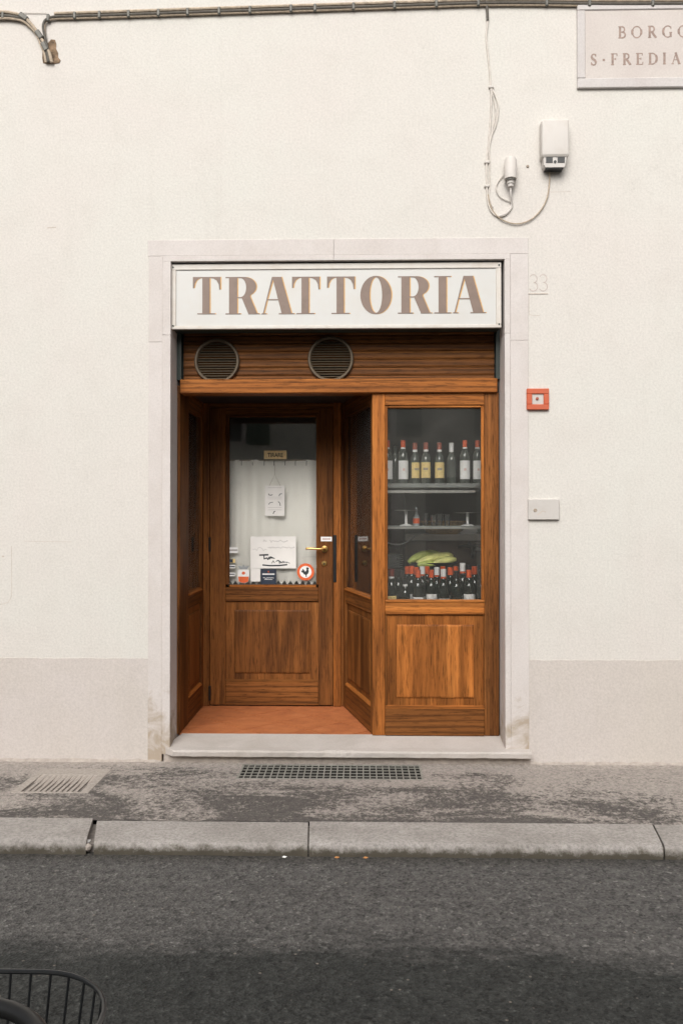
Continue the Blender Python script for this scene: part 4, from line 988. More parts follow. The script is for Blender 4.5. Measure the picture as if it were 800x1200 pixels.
banana((478.5, 659, .75), (512, 652, .84), .030, .033, 'banana', 'darkest green banana at the end of the pile in the black bowl')
banana((487, 655, .84), (518, 651.5, .88), .022, .033, 'banana', 'green banana topmost in the pile in the black bowl')
banana((488, 660, .71), (529, 650.5, .77), .012, .030, 'banana_pale', 'long yellowish banana crossing the pile in the black bowl')
banana((507, 661, .68), (534, 655.5, .72), .008, .028, 'banana_pale', 'short yellowish banana at the front of the black bowl')
banana((489, 662.5, .675), (511, 661, .69), .006, .024, 'banana', 'small green banana low at the front of the black bowl')
banana((512, 656, .80), (530, 652, .84), .015, .028, 'banana_pale', 'yellowish banana half hidden at the back of the black bowl')
# stack of plates on the riser
for k in range(7):
    z = 1.206 + k * .014
    tag(obj('dinner_plate', lathe(bmesh.new(), [(.06, 0), (.065, .002), (.105, .012), (.105, .0145), (.062, .006)], (0, 0, 0), 'z', 28), 'plate', smooth=True), 'grey plate in the stack beside the bowl of bananas', 'plate', 'stacked plates').location = (RX(458, .78) - .02 + random.uniform(-.004, .004), .78, z)
for k, (px, hh) in enumerate(((508, .075), (515, .085), (523.5, .08))):
    t = tag(obj('tumbler', lathe(bmesh.new(), [(.018, 0), (.024, hh), (.022, hh), (.016, .006)], (0, 0, 0), 'z', 18), 'glass', smooth=True), 'squat drinking glass standing between the pedestal stands on the lower shelf', 'glass', 'squat glasses on the lower shelf')
    t.location = (RX(px, .58), .58 + .02 * (k % 2), z2s)
# counter, tap and dark cabinet deeper in the shop
ct = thing('bar_counter', 'brown bar counter with a pale top edge deep in the shop', 'counter', (.7, 1.7, tz))
ctz = RZ(626.5, 1.5)
obj('front', nbox(-.05, 2.3, 1.52, 2.1, tz - .012, ctz - .05), 'counter_brown', ct)
obj('top', nbox(-.05, 2.3, 1.48, 2.14, ctz - .05, ctz, bev=.006), 'counter_top', ct)
cb = thing('dark_cabinet', 'tall black cabinet standing behind the display shelves', 'cabinet', (.12, 1.3, tz))
obj('body', nbox(RX(436, 1.2), RX(474, 1.2), 1.16, 1.46, tz - .012, RZ(575, 1.2), bev=.005), 'black_paint', cb)
obj('door_panel', nbox(RX(438, 1.2), RX(472.5, 1.2), 1.148, 1.16, tz + .08, RZ(578, 1.2), bev=.003), 'dark_wood', cb)
bk_ = thing('bread_basket', 'brown wicker basket standing on the bar counter inside', 'basket', (RX(519, 1.7), 1.7, ctz))
obj('weave', lathe(bmesh.new(), [(.10, 0), (.13, .02), (.155, .10), (.165, .105), (.15, .10), (.12, .03), (.05, .015)], (0, 0, 0), 'z', 26, 1.15, .7), 'wicker', bk_, local=True, smooth=True)
obj('rim', tube(bmesh.new(), [(.184 * math.cos(R(a)), .112 * math.sin(R(a)), .105) for a in range(0, 360, 15)], .009, 8, True), 'wicker', bk_, local=True, smooth=True)
c0 = P(541, 611.5, 1.75); bm = bmesh.new(); prism(bm, [(-.02, 0), (.13, .006), (.125, .05), (.06, .062)], 'y', 0, .004)
o = tag(obj('folded_card', bm, 'paper'), 'white folded card propped on the bar counter inside', 'card'); o.location = (c0.x, 1.75, ctz + .012)
o2 = obj('card_foot', nbox(-.01, .12, -.01, .03, -.012, .002), 'paper', o, local=True)
tp = thing('beer_tap', 'black and chrome tap on the bar counter', 'tap', (RX(548, 1.44), 1.46, RZ(640, 1.44)))
obj('spout', tube(bmesh.new(), [P(536, 641, 1.46), P(546, 640, 1.44), P(556, 640, 1.44), P(574, 639, 1.44)], .014, 8), 'black_metal', tp, smooth=True)
obj('lever', tube(bmesh.new(), [P(549, 636, 1.45), P(554, 643, 1.42), P(553, 654, 1.40)], .016, 8), 'bowl', tp, smooth=True)
obj('mount', nbox(RX(560, 1.46) - .02, RX(560, 1.46) + .02, 1.44, 1.53, RZ(645, 1.46), RZ(636, 1.46)), 'steel', tp)
tag(obj('white_flex', tube(bmesh.new(), spline([P(448, 633, 1.14), P(457, 637, 1.13), P(468, 638, 1.13), P(477, 634.5, 1.13), P(486, 628, 1.48), P(496, 626.5, 1.50)], 6), .0055, 6), 'label_white', pivot=P(468, 638, 1.13), smooth=True), 'thin white flex looping across the dark cabinet inside', 'cable')

# ================================================================== THINGS ON THE WALL
def seg_(pxs, Y): return [P(x, y, Y) for x, y in pxs]
cr = thing('cable_run', 'bundle of grey and tan cables clipped along the top of the wall', 'cables', P(300, 10, -.02))
main = [(56, 21), (64, 18.6), (90, 17.8), (150, 16), (250, 12.5), (330, 10), (420, 7), (500, 4.5), (570, 2.5), (640, 2.5), (720, 3.5), (830, 3)]
for dy, rr, mt in ((-2.6, .0105, 'cable_tan'), (1.0, .0085, 'cable_grey'), (3.6, .007, 'cable_tan')):
    pts = [(58 - dy * .6 + (0), 72), (56.0 - dy * .4, 55), (50.5 + dy * .5, 34), (51.5 + dy * .5, 26)] + [(x, y + dy) for x, y in main] if dy != -2.6 else [(x, y + dy) for x, y in main[1:]]
    obj('cable', tube(bmesh.new(), spline(seg_(pts, -.014 if dy != 1.0 else -.02), 6), rr, 8), mt, cr, smooth=True)
for dx, mt, rr in ((0, 'cable_grey', .010), (5, 'cable_tan', .011), (-3.5, 'cable_tan', .008)):
    k = dx / 5
    pts = [(-60, 18.5 - dx), (0, 18.5 - dx * .9), (15, 19.5 - dx * .8), (27, 22.5 - dx * .7), (36, 30 - dx * .5), (44 + dx * .2, 40 - dx * .2), (50 + dx * .5, 52), (54.5 + dx * .7, 62), (57 + dx * .8, 73)]
    obj('cable', tube(bmesh.new(), spline(seg_(pts, -.016 - abs(k) * .003), 6), rr, 8), mt, cr, smooth=True)
for px in (57, 88, 117, 151, 186, 220, 257, 293, 341, 369, 414, 462, 511, 560, 640, 690, 764, -30, 4):
    yy = 18 if px < 10 else None
    if yy is None:
        for (xa, ya), (xb, yb) in zip(main, main[1:]):
            if xa <= px <= xb: yy = ya + (yb - ya) * (px - xa) / (xb - xa) + .6
    c = P(px, yy, -.016); obj('clip', nbox(c.x - .010, c.x + .010, -.029, .001, c.z - .024, c.z + .024, bev=.005), 'clip', cr)
for px, py, a in ((28, 20, -35), (46.5, 41, -55), (53, 55, -62)):
    c = P(px, py, -.018); bm = nbox(-.017, .017, -.034 + .018, .018, -.032, .032, bev=.006)
    bmesh.ops.transform(bm, matrix=Matrix.Translation((c.x, -.018, c.z)) @ Matrix.Rotation(R(-a - 90), 4, 'Y'), verts=bm.verts[:])
    obj('clip', bm, 'clip', cr)
# ragged hole where the bundle enters the wall: broken masonry pocket with torn rim
hx = [(50.5, 58), (60.5, 46.5), (65, 47), (66.5, 52), (66, 57), (68.5, 62), (68.5, 67), (71.5, 71), (70, 74), (64, 75), (57, 75), (51, 74), (50, 68)]
bm = bmesh.new(); prism(bm, [(P(x, y, 0).x, P(x, y, 0).z) for x, y in hx], 'y', -.004, .001)
tag(obj('broken_plaster', bm, 'rubble', pivot=P(60, 74, 0)), 'brown patch of broken plaster where the cables enter the wall', 'hole')
tag(obj('stretched_wire', tube(bmesh.new(), seg_([(-40, 14.6), (28, 15.2), (55, 15.4)], -.006), .0022, 6), 'cable_painted', pivot=P(30, 15, -.006)), 'thin pale wire bridging the gap in the cable bundle', 'wire')

# drop cables by the meter box
dc = thing('drop_cables', 'pale painted cables hanging down the wall from the bundle to the socket', 'cables', P(575, 150, -.01))
for pts, rr in (([(570, 0), (571, 25), (569.5, 45), (572.5, 75), (575, 105), (575, 130), (573, 160), (570, 190), (570, 215), (571, 235), (575, 247), (582, 253), (591, 252), (598, 245), (600, 238)], .0062),
                ([(575, 102), (581, 115), (583.5, 128), (581, 145), (576, 158), (573, 172), (573.5, 190), (573.5, 215), (573, 232), (577, 243)], .0050),
                ([(575, 104), (578.5, 118), (580, 132), (577, 150), (572, 168)], .0042)):
    obj('cable', tube(bmesh.new(), spline(seg_(pts, -.008), 6), rr, 7), 'cable_painted', dc, smooth=True)
obj('cable', tube(bmesh.new(), spline(seg_([(569, 0), (570.5, 12), (571, 24)], -.012), 4), .009, 7), 'cable_grey', dc, smooth=True)
for px, py in ((570, 190), (575, 102), (570, 218)):
    c = P(px, py, -.01); obj('clip', nbox(c.x - .016, c.x + .018, -.018, .001, c.z - .008, c.z + .008, bev=.003), 'painted_box', dc)
lp = thing('meter_cable', 'thin cable looping under the wall from the drop cables to the meter box', 'cable', P(605, 261, -.01))
obj('cable', tube(bmesh.new(), spline(seg_([(571.5, 228), (575, 243), (583, 254), (595, 260.5), (608, 262), (622, 257), (634, 245), (641, 230), (643.5, 212), (643.5, 197)], -.012), 8), .0042, 7), 'cable_tan', lp, smooth=True)
sk = thing('cable_gland', 'small pale cylindrical lamp socket with a grey gland on the wall', 'socket', P(598, 210, -.05))
a = P(598, 184, -.05); b = P(598, 209.5, -.05)
obj('cap', lathe(bmesh.new(), [(.005, a.z - b.z + .004), (.030, a.z - b.z - .004), (.040, a.z - b.z - .02), (.040, 0), (.03, -.003)], (b.x, -.045, b.z), 'z', 20), 'painted_box', sk, smooth=True)
obj('gland', lathe(bmesh.new(), [(.030, 0), (.032, -.012), (.024, -.016), (.024, -.03), (.019, -.034), (.019, -.05), (.008, -.055)], (b.x, -.045, b.z), 'z', 12), 'grey_plate', sk, smooth=True)
obj('gland_ring', lathe(bmesh.new(), [(.031, -.004), (.0335, -.006), (.0335, -.012), (.031, -.014)], (b.x, -.045, b.z), 'z', 12), 'clip', sk)
obj('lead', tube(bmesh.new(), spline([Vector((b.x, -.045, b.z - .05)), Vector((b.x + .002, -.04, b.z - .10)), P(599, 240, -.012), P(594, 249, -.01), P(585, 253, -.01)], 6), .0065, 7), 'painted_box', sk, smooth=True)
obj('bracket', nbox(b.x - .015, b.x + .015, -.02, .001, b.z + .03, b.z + .10), 'painted_box', sk)
obj('loop_wire', tube(bmesh.new(), spline(seg_([(590, 205), (583, 213), (581, 222), (586, 231), (594, 235), (598, 237)], -.01), 6), .0035, 6), 'cable_painted', sk, smooth=True)
# meter box
mb = thing('meter_box', 'pale painted electrical box with dark slotted base high on the wall', 'electrical box', P(649, 198, -.06))
x0, x1 = RX(634, -.07, 170), RX(666, -.07, 170); zt_, zb_ = RZ(143, -.07), RZ(186, -.07); zl_ = RZ(198.5, -.07)
obj('housing', nbox(x0, x1, -.085, .002, zb_, zt_, bev=.014, seg=3), 'painted_box', mb, smooth=True)
bm = bmesh.new(); prism(bm, [(x0 + .012, zb_ + .004), (x0 + .014, zl_ + .018), (x0 + .024, zl_), (x1 - .03, zl_), (x1 - .022, zl_ + .018), (x1 - .014, zb_ + .004)], 'y', -.074, -.001)
obj('base', bm, 'grey_plate', mb)
for k, (fa, fb) in enumerate(((.16, .40), (.58, .84))):
    bm = nbox(x0 + (x1 - x0) * fa, x0 + (x1 - x0) * fb, -.0775, -.07, zl_ + .028, zb_ - .006); obj('slot', bm, 'black_paint', mb)
obj('keyhole', lathe(bmesh.new(), [(.009, -.0785), (.009, -.07)], ((x0 + x1) / 2 - .002, 0, (zl_ + zb_) / 2), 'y', 12), 'black_paint', mb)
obj('under_slot', nbox(x0 + .028, x1 - .034, -.066, -.01, zl_ - .006, zl_ + .002), 'black_paint', mb)
obj('rim', nbox(x0 + .006, x1 - .008, -.08, -.001, zb_ - .003, zb_ + .004, bev=.002), 'painted_box', mb)
# wall cam wires
tag(obj('wall_screw', lathe(bmesh.new(), [(.007, -.008), (.009, -.004), (.009, .001)], (RX(618.5, 0), 0, RZ(195, 0, 618)), 'y', 10), 'cord'), 'single rusty screw in the wall between socket and meter box', 'screw')

# street name plaque
pq = thing('street_plaque', 'carved stone street name plaque reading BORGO S FREDIANO high on the wall', 'street sign', P(770, 105, 0))
qx0, qx1 = RX(675, 0, 60), RX(863, 0, 60); qz0, qz1 = RZ(104.5, 0, 720), RZ(6.5, 0, 720); ix0, ix1 = RX(684.5, 0, 60), RX(853, 0, 60); iz0, iz1 = RZ(93, 0, 720), RZ(13.5, 0, 720)
for (a, b, c, d) in ((qx0, qx1, iz1, qz1), (qx0, qx1, qz0, iz0), (qx0, ix0, iz0, iz1), (ix1, qx1, iz0, iz1)):
    obj('border_strip', nbox(a + .0005, b - .0005, -.021, .002, c + .0005, d - .0005, bev=.004), 'plaque_edge_stone', pq)
obj('slab', nbox(ix0 - .002, ix1 + .002, -.014, .002, iz0 - .002, iz1 + .002), 'plaque_stone', pq)
TH, TN = .0145, .0060
def sf(x, y, w=.12): return ([(x - w, y), (x + w, y)], TN)
GL = {
 'B': (.62, [([(.14, 0), (.14, 1)], TH), (arc(.30, .75, .24, .25, 90, -90), TN * 1.5), (arc(.32, .26, .28, .26, 90, -90), TN * 1.7), ([(.0, 1), (.30, 1)], TN), ([(.14, .51), (.32, .51)], TN), ([(0, 0), (.32, 0)], TN)]),
 'O': (.86, [(arc(.43, .5, .40, .5, 20, 160, 12), TN * 1.2), (arc(.43, .5, .40, .5, 160, 200, 5), TH), (arc(.43, .5, .40, .5, 200, 340, 12), TN * 1.2), (arc(.43, .5, .40, .5, -20, 20, 5), TH)]),
 'R': (.72, [([(.14, 0), (.14, 1)], TH), (arc(.30, .75, .24, .25, 90, -90), TN * 1.6), ([(0, 1), (.30, 1)], TN), ([(.14, .5), (.32, .5)], TN), ([(.32, .5), (.66, .02)], TH), sf(.14, 0), sf(.68, 0, .06)]),
 'G': (.80, [(arc(.44, .5, .40, .5, 50, 150, 10), TN * 1.3), (arc(.44, .5, .40, .5, 150, 210, 6), TH), (arc(.44, .5, .40, .5, 210, 310, 10), TN * 1.3), ([(.70, .05), (.70, .42)], TH * .9), sf(.70, .42, .10), ([(.72, .92), (.72, .74)], TN)]),
 'S': (.56, [(arc(.29, .75, .20, .24, 35, 180, 9), TN * 1.5), ([(.09, .75), (.16, .60), (.40, .42), (.49, .26)], TH), (arc(.28, .25, .21, .25, 0, -150, 9), TN * 1.5), ([(.47, .98), (.47, .78)], TN), ([(.06, .24), (.06, .02)], TN)]),
 '.': (.30, [([(.08, .45), (.20, .45)], TH)]),
 'F': (.58, [([(.14, 0), (.14, 1)], TH), ([(0, 1), (.54, 1)], TN), ([(.54, 1), (.54, .80)], TN), ([(.14, .52), (.42, .52)], TN), ([(.42, .60), (.42, .44)], TN), sf(.14, 0)]),
 'E': (.62, [([(.14, 0), (.14, 1)], TH), ([(0, 1), (.54, 1)], TN), ([(.54, 1), (.54, .82)], TN), ([(.14, .52), (.42, .52)], TN), ([(.42, .60), (.42, .44)], TN), ([(0, 0), (.58, 0)], TN), ([(.58, 0), (.60, .2)], TN)]),
 'D': (.80, [([(.14, 0), (.14, 1)], TH), (arc(.30, .5, .44, .5, 90, 35, 6), TN * 1.3), (arc(.30, .5, .44, .5, 35, -35, 8), TH), (arc(.30, .5, .44, .5, -35, -90, 6), TN * 1.3), ([(0, 1), (.30, 1)], TN), ([(0, 0), (.30, 0)], TN)]),
 'I': (.28, [([(.14, 0), (.14, 1)], TH), sf(.14, 0), sf(.14, 1)]),
 'A': (.80, [([(.10, 0), (.40, 1)], TN), ([(.38, 1), (.70, 0)], TH), ([(.22, .36), (.58, .36)], TN), sf(.10, 0, .09), sf(.70, 0, .10)]),
 'N': (.84, [([(.12, 0), (.12, 1)], TN), ([(.12, 1), (.72, 0)], TH), ([(.72, 0), (.72, 1)], TN), sf(.12, 0, .1), ([(0, 1), (.14, 1)], TN), sf(.72, 1, .1)])}
def inscribe(txt, px, pyb, pyt, gap, Y=-.014, slope=-.006):
    x = RX(px, Y, pyb); hgt = RZ(pyt, Y, 740) - RZ(pyb, Y, 740); xs = x
    for ch in txt:
        wd, ln = GL[ch]; zb = RZ(pyb, Y, 740) + .004 * (x - xs)
        obj('letter', strokes(bmesh.new(), ln, Y, .0008, TH, (x, zb), hgt, hgt), 'engraved', pq); x += (wd + gap) * hgt
inscribe('BORGO', 724, 44.3, 31.2, .57); inscribe('S.FREDIANO', 691.5, 75.7, 63, .50)

# house number, ledge and hairlines
hn_ = thing('house_number', 'faint painted house number 33 beside the stone frame', 'number', P(630, 341, -.002))
for px in (619.8, 631.2):
    x = RX(px, 0, 330); z = RZ(341, 0, 630); hg = RZ(321.5, 0, 630) - z
    obj('digit', strokes(bmesh.new(), [(arc(.24, .74, .22, .25, 150, -80, 12), .005), (arc(.24, .26, .25, .26, 85, -150, 12), .005)], 0.0, .0012, .005, (x, z), hg, hg), 'faint', hn_)
nb = tag(obj('number_tile_edge', nbox(RX(619, 0), RX(642, 0), -.003, .002, RZ(344.8, 0, 630), RZ(343.8, 0, 630)), 'crack', pivot=P(630, 344, 0)), 'thin painted-over ledge line under the house number', 'ledge')
def wall_line(ln, wd): return strokes(bmesh.new(), [[(P(x, y, 0).x, P(x, y, 0).z) for x, y in q] for q in ln], 0, .0008, wd, (0, 0), 1, 1)
tag(obj('hairline_crack', wall_line([[(619.6, 346), (619.2, 358), (619.7, 368.5), (625, 370.0), (632, 369.6)]], .0026), 'crack', pivot=P(620, 370, 0)), 'hairline crack turning a corner below the house number', 'crack')
for nme, lab, ln, wd in (('wall_scratch', 'short brown horizontal scratch on the bare wall, level with the grey cover plate', [[(28, 634), (50, 634.6), (84, 635)]], .0022),
                         ('wall_chip', 'small chipped mark on the wall high beside the stone frame', [[(56, 267), (66, 266.4)]], .006),
                         ('plaster_ridge', 'rounded corner ridge of a painted-over hatch on the wall', [[(14, 640), (14.2, 692), (13.4, 700), (10, 706), (3, 708), (-60, 708.5)]], .0028),
                         ('screw_head', 'dark screw head inside the painted-over hatch outline', [[(3, 652), (5, 652)]], .009),
                         ('brush_line', 'faint brushed line on the wall below the meter box', [[(645, 225), (668, 224.6)]], .0022)):
    tag(obj(nme, wall_line(ln, wd), 'crack', pivot=P(ln[0][0][0], ln[0][0][1], 0)), lab, 'mark')
# red framed box
rb = thing('red_call_box', 'square red frame with a pale centre fixed beside the stone jamb', 'alarm box', P(629, 480, -.02))
x0, x1, z0, z1 = RX(616.8, -.02, 468), RX(642.8, -.02, 468), RZ(480, -.02, 630), RZ(455.3, -.02, 630); e = .034
for (a, b, c, d) in ((x0, x1, z1 - e, z1), (x0, x1, z0, z0 + e), (x0, x0 + e, z0 + e, z1 - e), (x1 - e, x1, z0 + e, z1 - e)):
    obj('frame_strip', nbox(a, b, -.024, .001, c, d, bev=.003), 'red_frame', rb)
obj('glass_plate', nbox(x0 + e - .002, x1 - e + .002, -.014, .0, z0 + e - .002, z1 - e + .002), 'grey_plate', rb)
obj('button', lathe(bmesh.new(), [(.010, -.014), (.010, -.019), (.006, -.021)], ((x0 + x1) / 2 - .004, 0, (z0 + z1) / 2 + .004), 'y', 14), 'cap_brown', rb)
# cover plate
cp_ = thing('cover_plate', 'pale grey metal cover plate low beside the stone jamb', 'plate', P(637, 609, -.01))
x0, x1, z0, z1 = RX(618.3, -.02, 597), RX(654.8, -.02, 597), RZ(609, -.02, 637), RZ(585, -.02, 637)
obj('plate', nbox(x0, x1, -.024, .001, z0, z1, bev=.003), 'grey_plate', cp_)
obj('key_slot', lathe(bmesh.new(), [(.011, -.0265), (.013, -.023)], (x0 + .045, 0, z0 + .06), 'y', 12), 'cord', cp_)
obj('scuff', strokes(bmesh.new(), [[(.06, .03), (.09, .055), (.11, .05)]], -.024, .0004, .006, (x0, z0), 1, 1), 'crack', cp_)

# ================================================================== GROUND DETAILS
for nme_, (a, b_, c, d) in zip(('drain_shaft', 'cover_shaft'), HO):
    bm = bmesh.new(); q = [(a, c), (b_, c), (b_, d), (a, d)]
    top = [bm.verts.new((x, y, PZ - .0005)) for x, y in q]; bot = [bm.verts.new((x, y, PZ - 0.35)) for x, y in q]
    for i in range(4): bm.faces.new((top[i], top[(i + 1) % 4], bot[(i + 1) % 4], bot[i]))
    bm.faces.new(bot); obj(nme_, bm, 'pit', pavement)
gt = thing('drain_grate', 'long steel grid grate let into the pavement under the threshold', 'grate', ((GX0 + GX1) / 2, (GY0 + GY1) / 2, 0))
for (a, b, c, d) in ((GX0, GX1, GY0, GY0 + .012), (GX0, GX1, GY1 - .012, GY1), (GX0, GX0 + .012, GY0 + .012, GY1 - .012), (GX1 - .012, GX1, GY0 + .012, GY1 - .012)):
    obj('frame_bar', nbox(a, b, c, d, -.003, .003), 'grate', gt)
nb_ = 28
for k in range(1, nb_):
    x = GX0 + (GX1 - GX0) * k / nb_; obj('bar', nbox(x - .0035, x + .0035, GY0 + .01, GY1 - .01, -.0025, .0012), 'grate', gt)
for k in range(1, 5):
    y = GY0 + (GY1 - GY0) * k / 5; obj('cross_bar', nbox(GX0 + .01, GX1 - .01, y - .0035, y + .0035, -.001, .0024), 'grate', gt)
mc = thing('slotted_cover', 'cement smeared iron cover with long slots in the pavement by the wall', 'drain cover', ((MX0 + MX1) / 2, (MY0 + MY1) / 2, 0))
obj('bed', nbox(MX0, MX1, MY0, MY1, -.05, -.008), 'slot_dirt', mc)
for (a, b, c, d) in ((MX0, MX1, MY1 - .13, MY1), (MX0, MX0 + .05, MY0, MY1 - .13), (MX1 - .05, MX1, MY0, MY1 - .13), (MX0 + .05, MX1 - .05, MY0, MY0 + .02)):
    obj('rim', nbox(a, b, c, d, -.03, .003, bev=.002), 'slot_bar', mc)
nb_ = 11
for k in range(1, nb_):
    x = MX0 + .05 + (MX1 - MX0 - .1) * k / nb_; obj('bar', nbox(x - .0105, x + .0105, MY0 + .018, MY1 - .128, -.03, .001, bev=.002), 'slot_bar', mc)
bm = bmesh.new(); rows = []
for i in range(20):                                # cement squeezed into the far ends of the slots
    x = MX0 + .05 + (MX1 - MX0 - .1) * i / 19; yy = MY1 - .128 - random.uniform(.10, .27)
    rows.append([bm.verts.new(p) for p in ((x, MY1 - .127, .0005), (x, yy + .07, -.002), (x, yy, -.0095))])
for a, b in zip(rows, rows[1:]):
    for k in range(2): bm.faces.new((a[k], b[k], b[k + 1], a[k + 1]))
obj('cement_fill', bm, 'cement', mc)
for px, py, lab in ((428, 1000.5, 'small orange dry leaf in the gutter beyond the kerb joint'), (395, 999, 'second small orange leaf in the gutter against the kerb face'), (334, 1001, 'pale scrap of paper in the gutter before the kerb joint')):
    p = G(px, py + 1, RZD); bm = bmesh.new()
    q = [(-.012, 0, .003), (-.004, .007, .008), (.008, .006, .003), (.014, -.001, .007), (.003, -.007, .003)]
    bm.faces.new([bm.verts.new(v) for v in q])
    o = tag(obj('gutter_litter', bm, 'leaf' if px > 350 else 'paper'), lab, 'litter'); o.location = (p.x, min(p.y, KY1 - .02), RZD)

# ================================================================== BICYCLE (front basket and handlebar reach into the picture)
BKX = -.425; rz = RZD
bk = thing('bicycle', 'black bicycle with a wire front basket, parked facing the wall', 'bicycle', (BKX, -5.0, rz))
def bt(name, pts, r, mat='black_paint', parent=None, seg=10, closed=False): return obj(name, tube(bmesh.new(), [Vector(p) + Vector((BKX, 0, rz)) for p in pts], r, seg, closed), mat, parent or bk, smooth=True)
FWY, RWY, WR = -4.42, -5.50, .335
for nme, wy in (('front_wheel', FWY), ('rear_wheel', RWY)):
    circ = [(0, wy + WR * math.cos(2 * math.pi * k / 40), WR + .018 + WR * math.sin(2 * math.pi * k / 40)) for k in range(40)]
    wh = bt(nme, circ, .018, 'rubber', closed=True)
    bt('rim', [(0, wy + (WR - .022) * math.cos(2 * math.pi * k / 40), WR + .018 + (WR - .022) * math.sin(2 * math.pi * k / 40)) for k in range(40)], .009, 'steel', wh, 8, True)
    bt('hub', [(-.05, wy, WR + .018), (.05, wy, WR + .018)], .02, 'steel', wh)
    bm = bmesh.new()
    for k in range(18):
        a = 2 * math.pi * k / 18; tube(bm, [(BKX + (.02 if k % 2 else -.02), wy, WR + .018 + rz), (BKX, wy + (WR - .025) * math.cos(a), WR + .018 + (WR - .025) * math.sin(a) + rz)], .0012, 4)
    obj('spokes', bm, 'steel', wh)
bt('fork', [(-.055, FWY, WR + .018), (-.05, FWY - .05, WR + .36), (0, FWY - .075, .78)], .011); bt('fork', [(.055, FWY, WR + .018), (.05, FWY - .05, WR + .36), (0, FWY - .075, .78)], .011)
bt('head_tube', [(0, FWY - .07, .76), (0, FWY - .12, .96)], .018); bt('stem', [(0, FWY - .12, .95), (0, FWY - .15, 1.10)], .012, 'steel')
bt('down_tube', spline([(0, FWY - .08, .80), (0, -4.72, .42), (0, -4.98, .30)], 5), .017); bt('top_tube', spline([(0, FWY - .11, .90), (0, -4.80, .52), (0, -5.10, .46)], 5), .014)
bt('seat_tube', [(0, -4.98, .28), (0, -5.20, .84)], .015)
for s in (-1, 1):
    bt('chain_stay', [(s * .02, -4.98, .29), (s * .06, RWY, WR + .018)], .009); bt('seat_stay', [(s * .015, -5.16, .74), (s * .06, RWY, WR + .018)], .008)
    bt('pedal_crank', [(s * .07, -4.98, .29), (s * .08, -4.98 + s * .12, .29 - s * .11)], .009, 'steel'); obj('pedal', nbox(BKX + s * .08, BKX + s * .08 + s * .09, -5.02 + s * .12, -4.94 + s * .12, rz + .27 - s * .11, rz + .295 - s * .11), 'rubber', bk)
bm = bmesh.new(); prism(bm, [(-.02, -5.02), (.02, -5.02), (.035, -5.12), (.085, -5.22), (.08, -5.29), (-.08, -5.29), (-.085, -5.22), (-.035, -5.12)], 'z', .84, .90)
for v in bm.verts: v.co += Vector((BKX, 0, rz))
bmesh.ops.bevel(bm, geom=bm.edges[:], offset=.012, segments=2, affect='EDGES'); obj('saddle', bm, 'rubber', bk, smooth=True)
HZ = 1.093
hb = bt('handlebar', spline([(-.30, -4.86, HZ - .03), (-.27, -4.72, HZ - .01), (-.20, -4.60, HZ), (-.08, -4.565, HZ), (.08, -4.565, HZ), (.20, -4.60, HZ), (.27, -4.72, HZ - .01), (.30, -4.86, HZ - .03)], 8), .0095, 'black_metal')
for s in (-1, 1): bt('grip', [(s * .282, -4.78, HZ - .018), (s * .30, -4.88, HZ - .035)], .017, 'rubber', hb)
# basket: rounded wire rim, vertical wires, lower hoop
bc = Vector((-.425, -4.415, 0)); hw_, hd_, cr_ = .199, .190, .125
def hoop(z, k=1.0):
    pts = []
    for (cx_, cy_, a0) in ((hw_ * k - cr_ * k, hd_ * k - cr_ * k, 0), (-hw_ * k + cr_ * k, hd_ * k - cr_ * k, 90), (-hw_ * k + cr_ * k, -hd_ * k + cr_ * k, 180), (hw_ * k - cr_ * k, -hd_ * k + cr_ * k, 270)):
        for i in range(9): a = R(a0 + 90 * i / 8); pts.append(Vector((bc.x + cx_ + cr_ * k * math.cos(a), bc.y + cy_ + cr_ * k * math.sin(a), z)))
    return pts
BZ1, BZ0 = .945 + rz, .70 + rz
bsk = obj('basket', tube(bmesh.new(), hoop(BZ1), .0036, 8, True), 'black_paint', bk, smooth=True)
obj('lower_hoop', tube(bmesh.new(), hoop(BZ0, .84), .004, 6, True), 'black_paint', bsk, smooth=True)
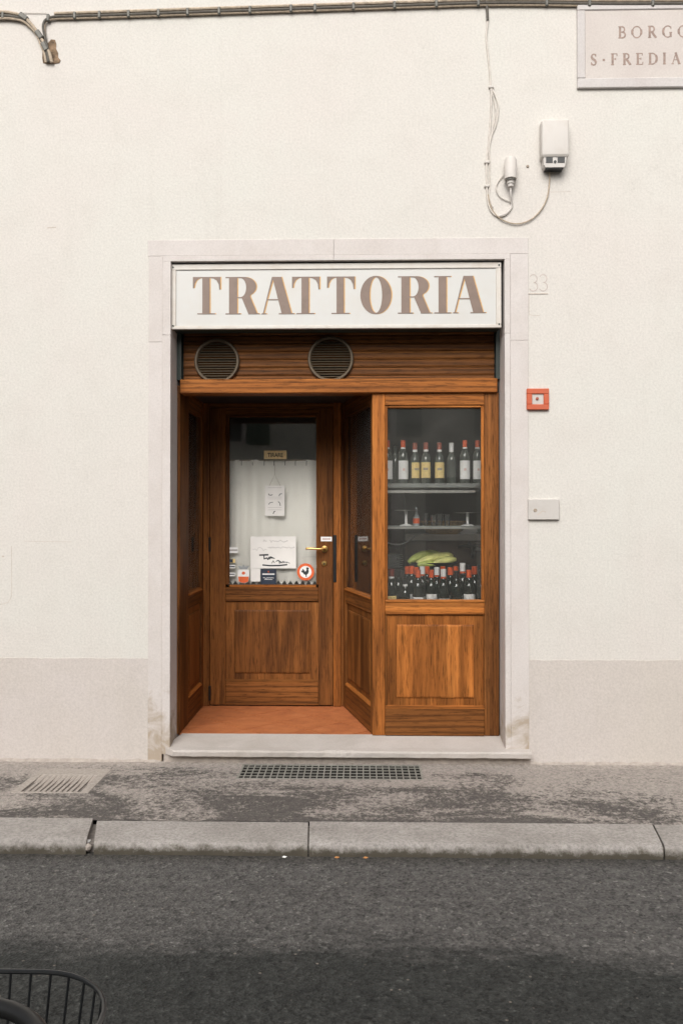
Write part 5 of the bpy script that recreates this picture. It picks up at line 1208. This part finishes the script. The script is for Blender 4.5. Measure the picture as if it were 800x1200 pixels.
def along(pts, n):
    P_ = pts + [pts[0]]; d = [0]
    for a, b in zip(P_, P_[1:]): d.append(d[-1] + (b - a).length)
    out = []
    for k in range(n):
        t = d[-1] * k / n
        for i in range(len(pts)):
            if d[i] <= t < d[i + 1]: out.append(P_[i].lerp(P_[i + 1], (t - d[i]) / (d[i + 1] - d[i]))); break
    return out
ua, ub = along(hoop(BZ1), 44), along(hoop(BZ0, .84), 44)
for a, b in zip(ua, ub): obj('wire', tube(bmesh.new(), [a, b], .0021, 6), 'black_paint', bsk)
bm = bmesh.new(); lo = hoop(BZ0, .84)
for k in range(-4, 5): tube(bm, [(bc.x + k * .033, bc.y - .155, BZ0), (bc.x + k * .033, bc.y + .155, BZ0)], .0024, 5)
obj('floor_wires', bm, 'black_paint', bsk)
bt('basket_bracket', [(0, FWY - .10, .93), (0, -4.59, .935)], .008)
bt('basket_stay', [(0, FWY - .05, .74), (0, FWY - .02, .70)], .008)

# ================================================================== THE HOUSE ACROSS THE STREET (seen only as reflections in the panes)
ob = thing('house_across_street', 'ochre plastered house across the street, mirrored in the shop glass', 'building', (0, -11.0, 0))
obj('wall', nbox(-12, 12, -11.4, -11.0, -.3, 5.0), 'ochre_plaster', ob)
obj('cornice', nbox(-12.05, 12.05, -11.4, -10.7, 5.0, 5.15, bev=.02), 'surround_stone', ob)
for x in (-9.2, -6.0, -2.9, .3, 3.4, 6.5, 9.6):
    for z0_, z1_ in ((.95, 2.5), (3.2, 4.6)):
        f = obj('window', nbox(x - .5, x + .5, -11.03, -10.98, z0_, z1_), 'surround_stone', ob)
        obj('pane', nbox(x - .42, x + .42, -10.985, -10.975, z0_ + .08, z1_ - .08), 'black_paint', f)
        if z0_ > 3:
            for s in (-1, 1): obj('shutter', nbox(x + s * .78 - .25, x + s * .78 + .25, -11.0, -10.96, z0_, z1_), 'shutter_paint', ob)
for x in (-4.4, 1.9):
    d = obj('door', nbox(x - .5, x + .5, -11.03, -10.97, .03, 2.4), 'dark_wood', ob)
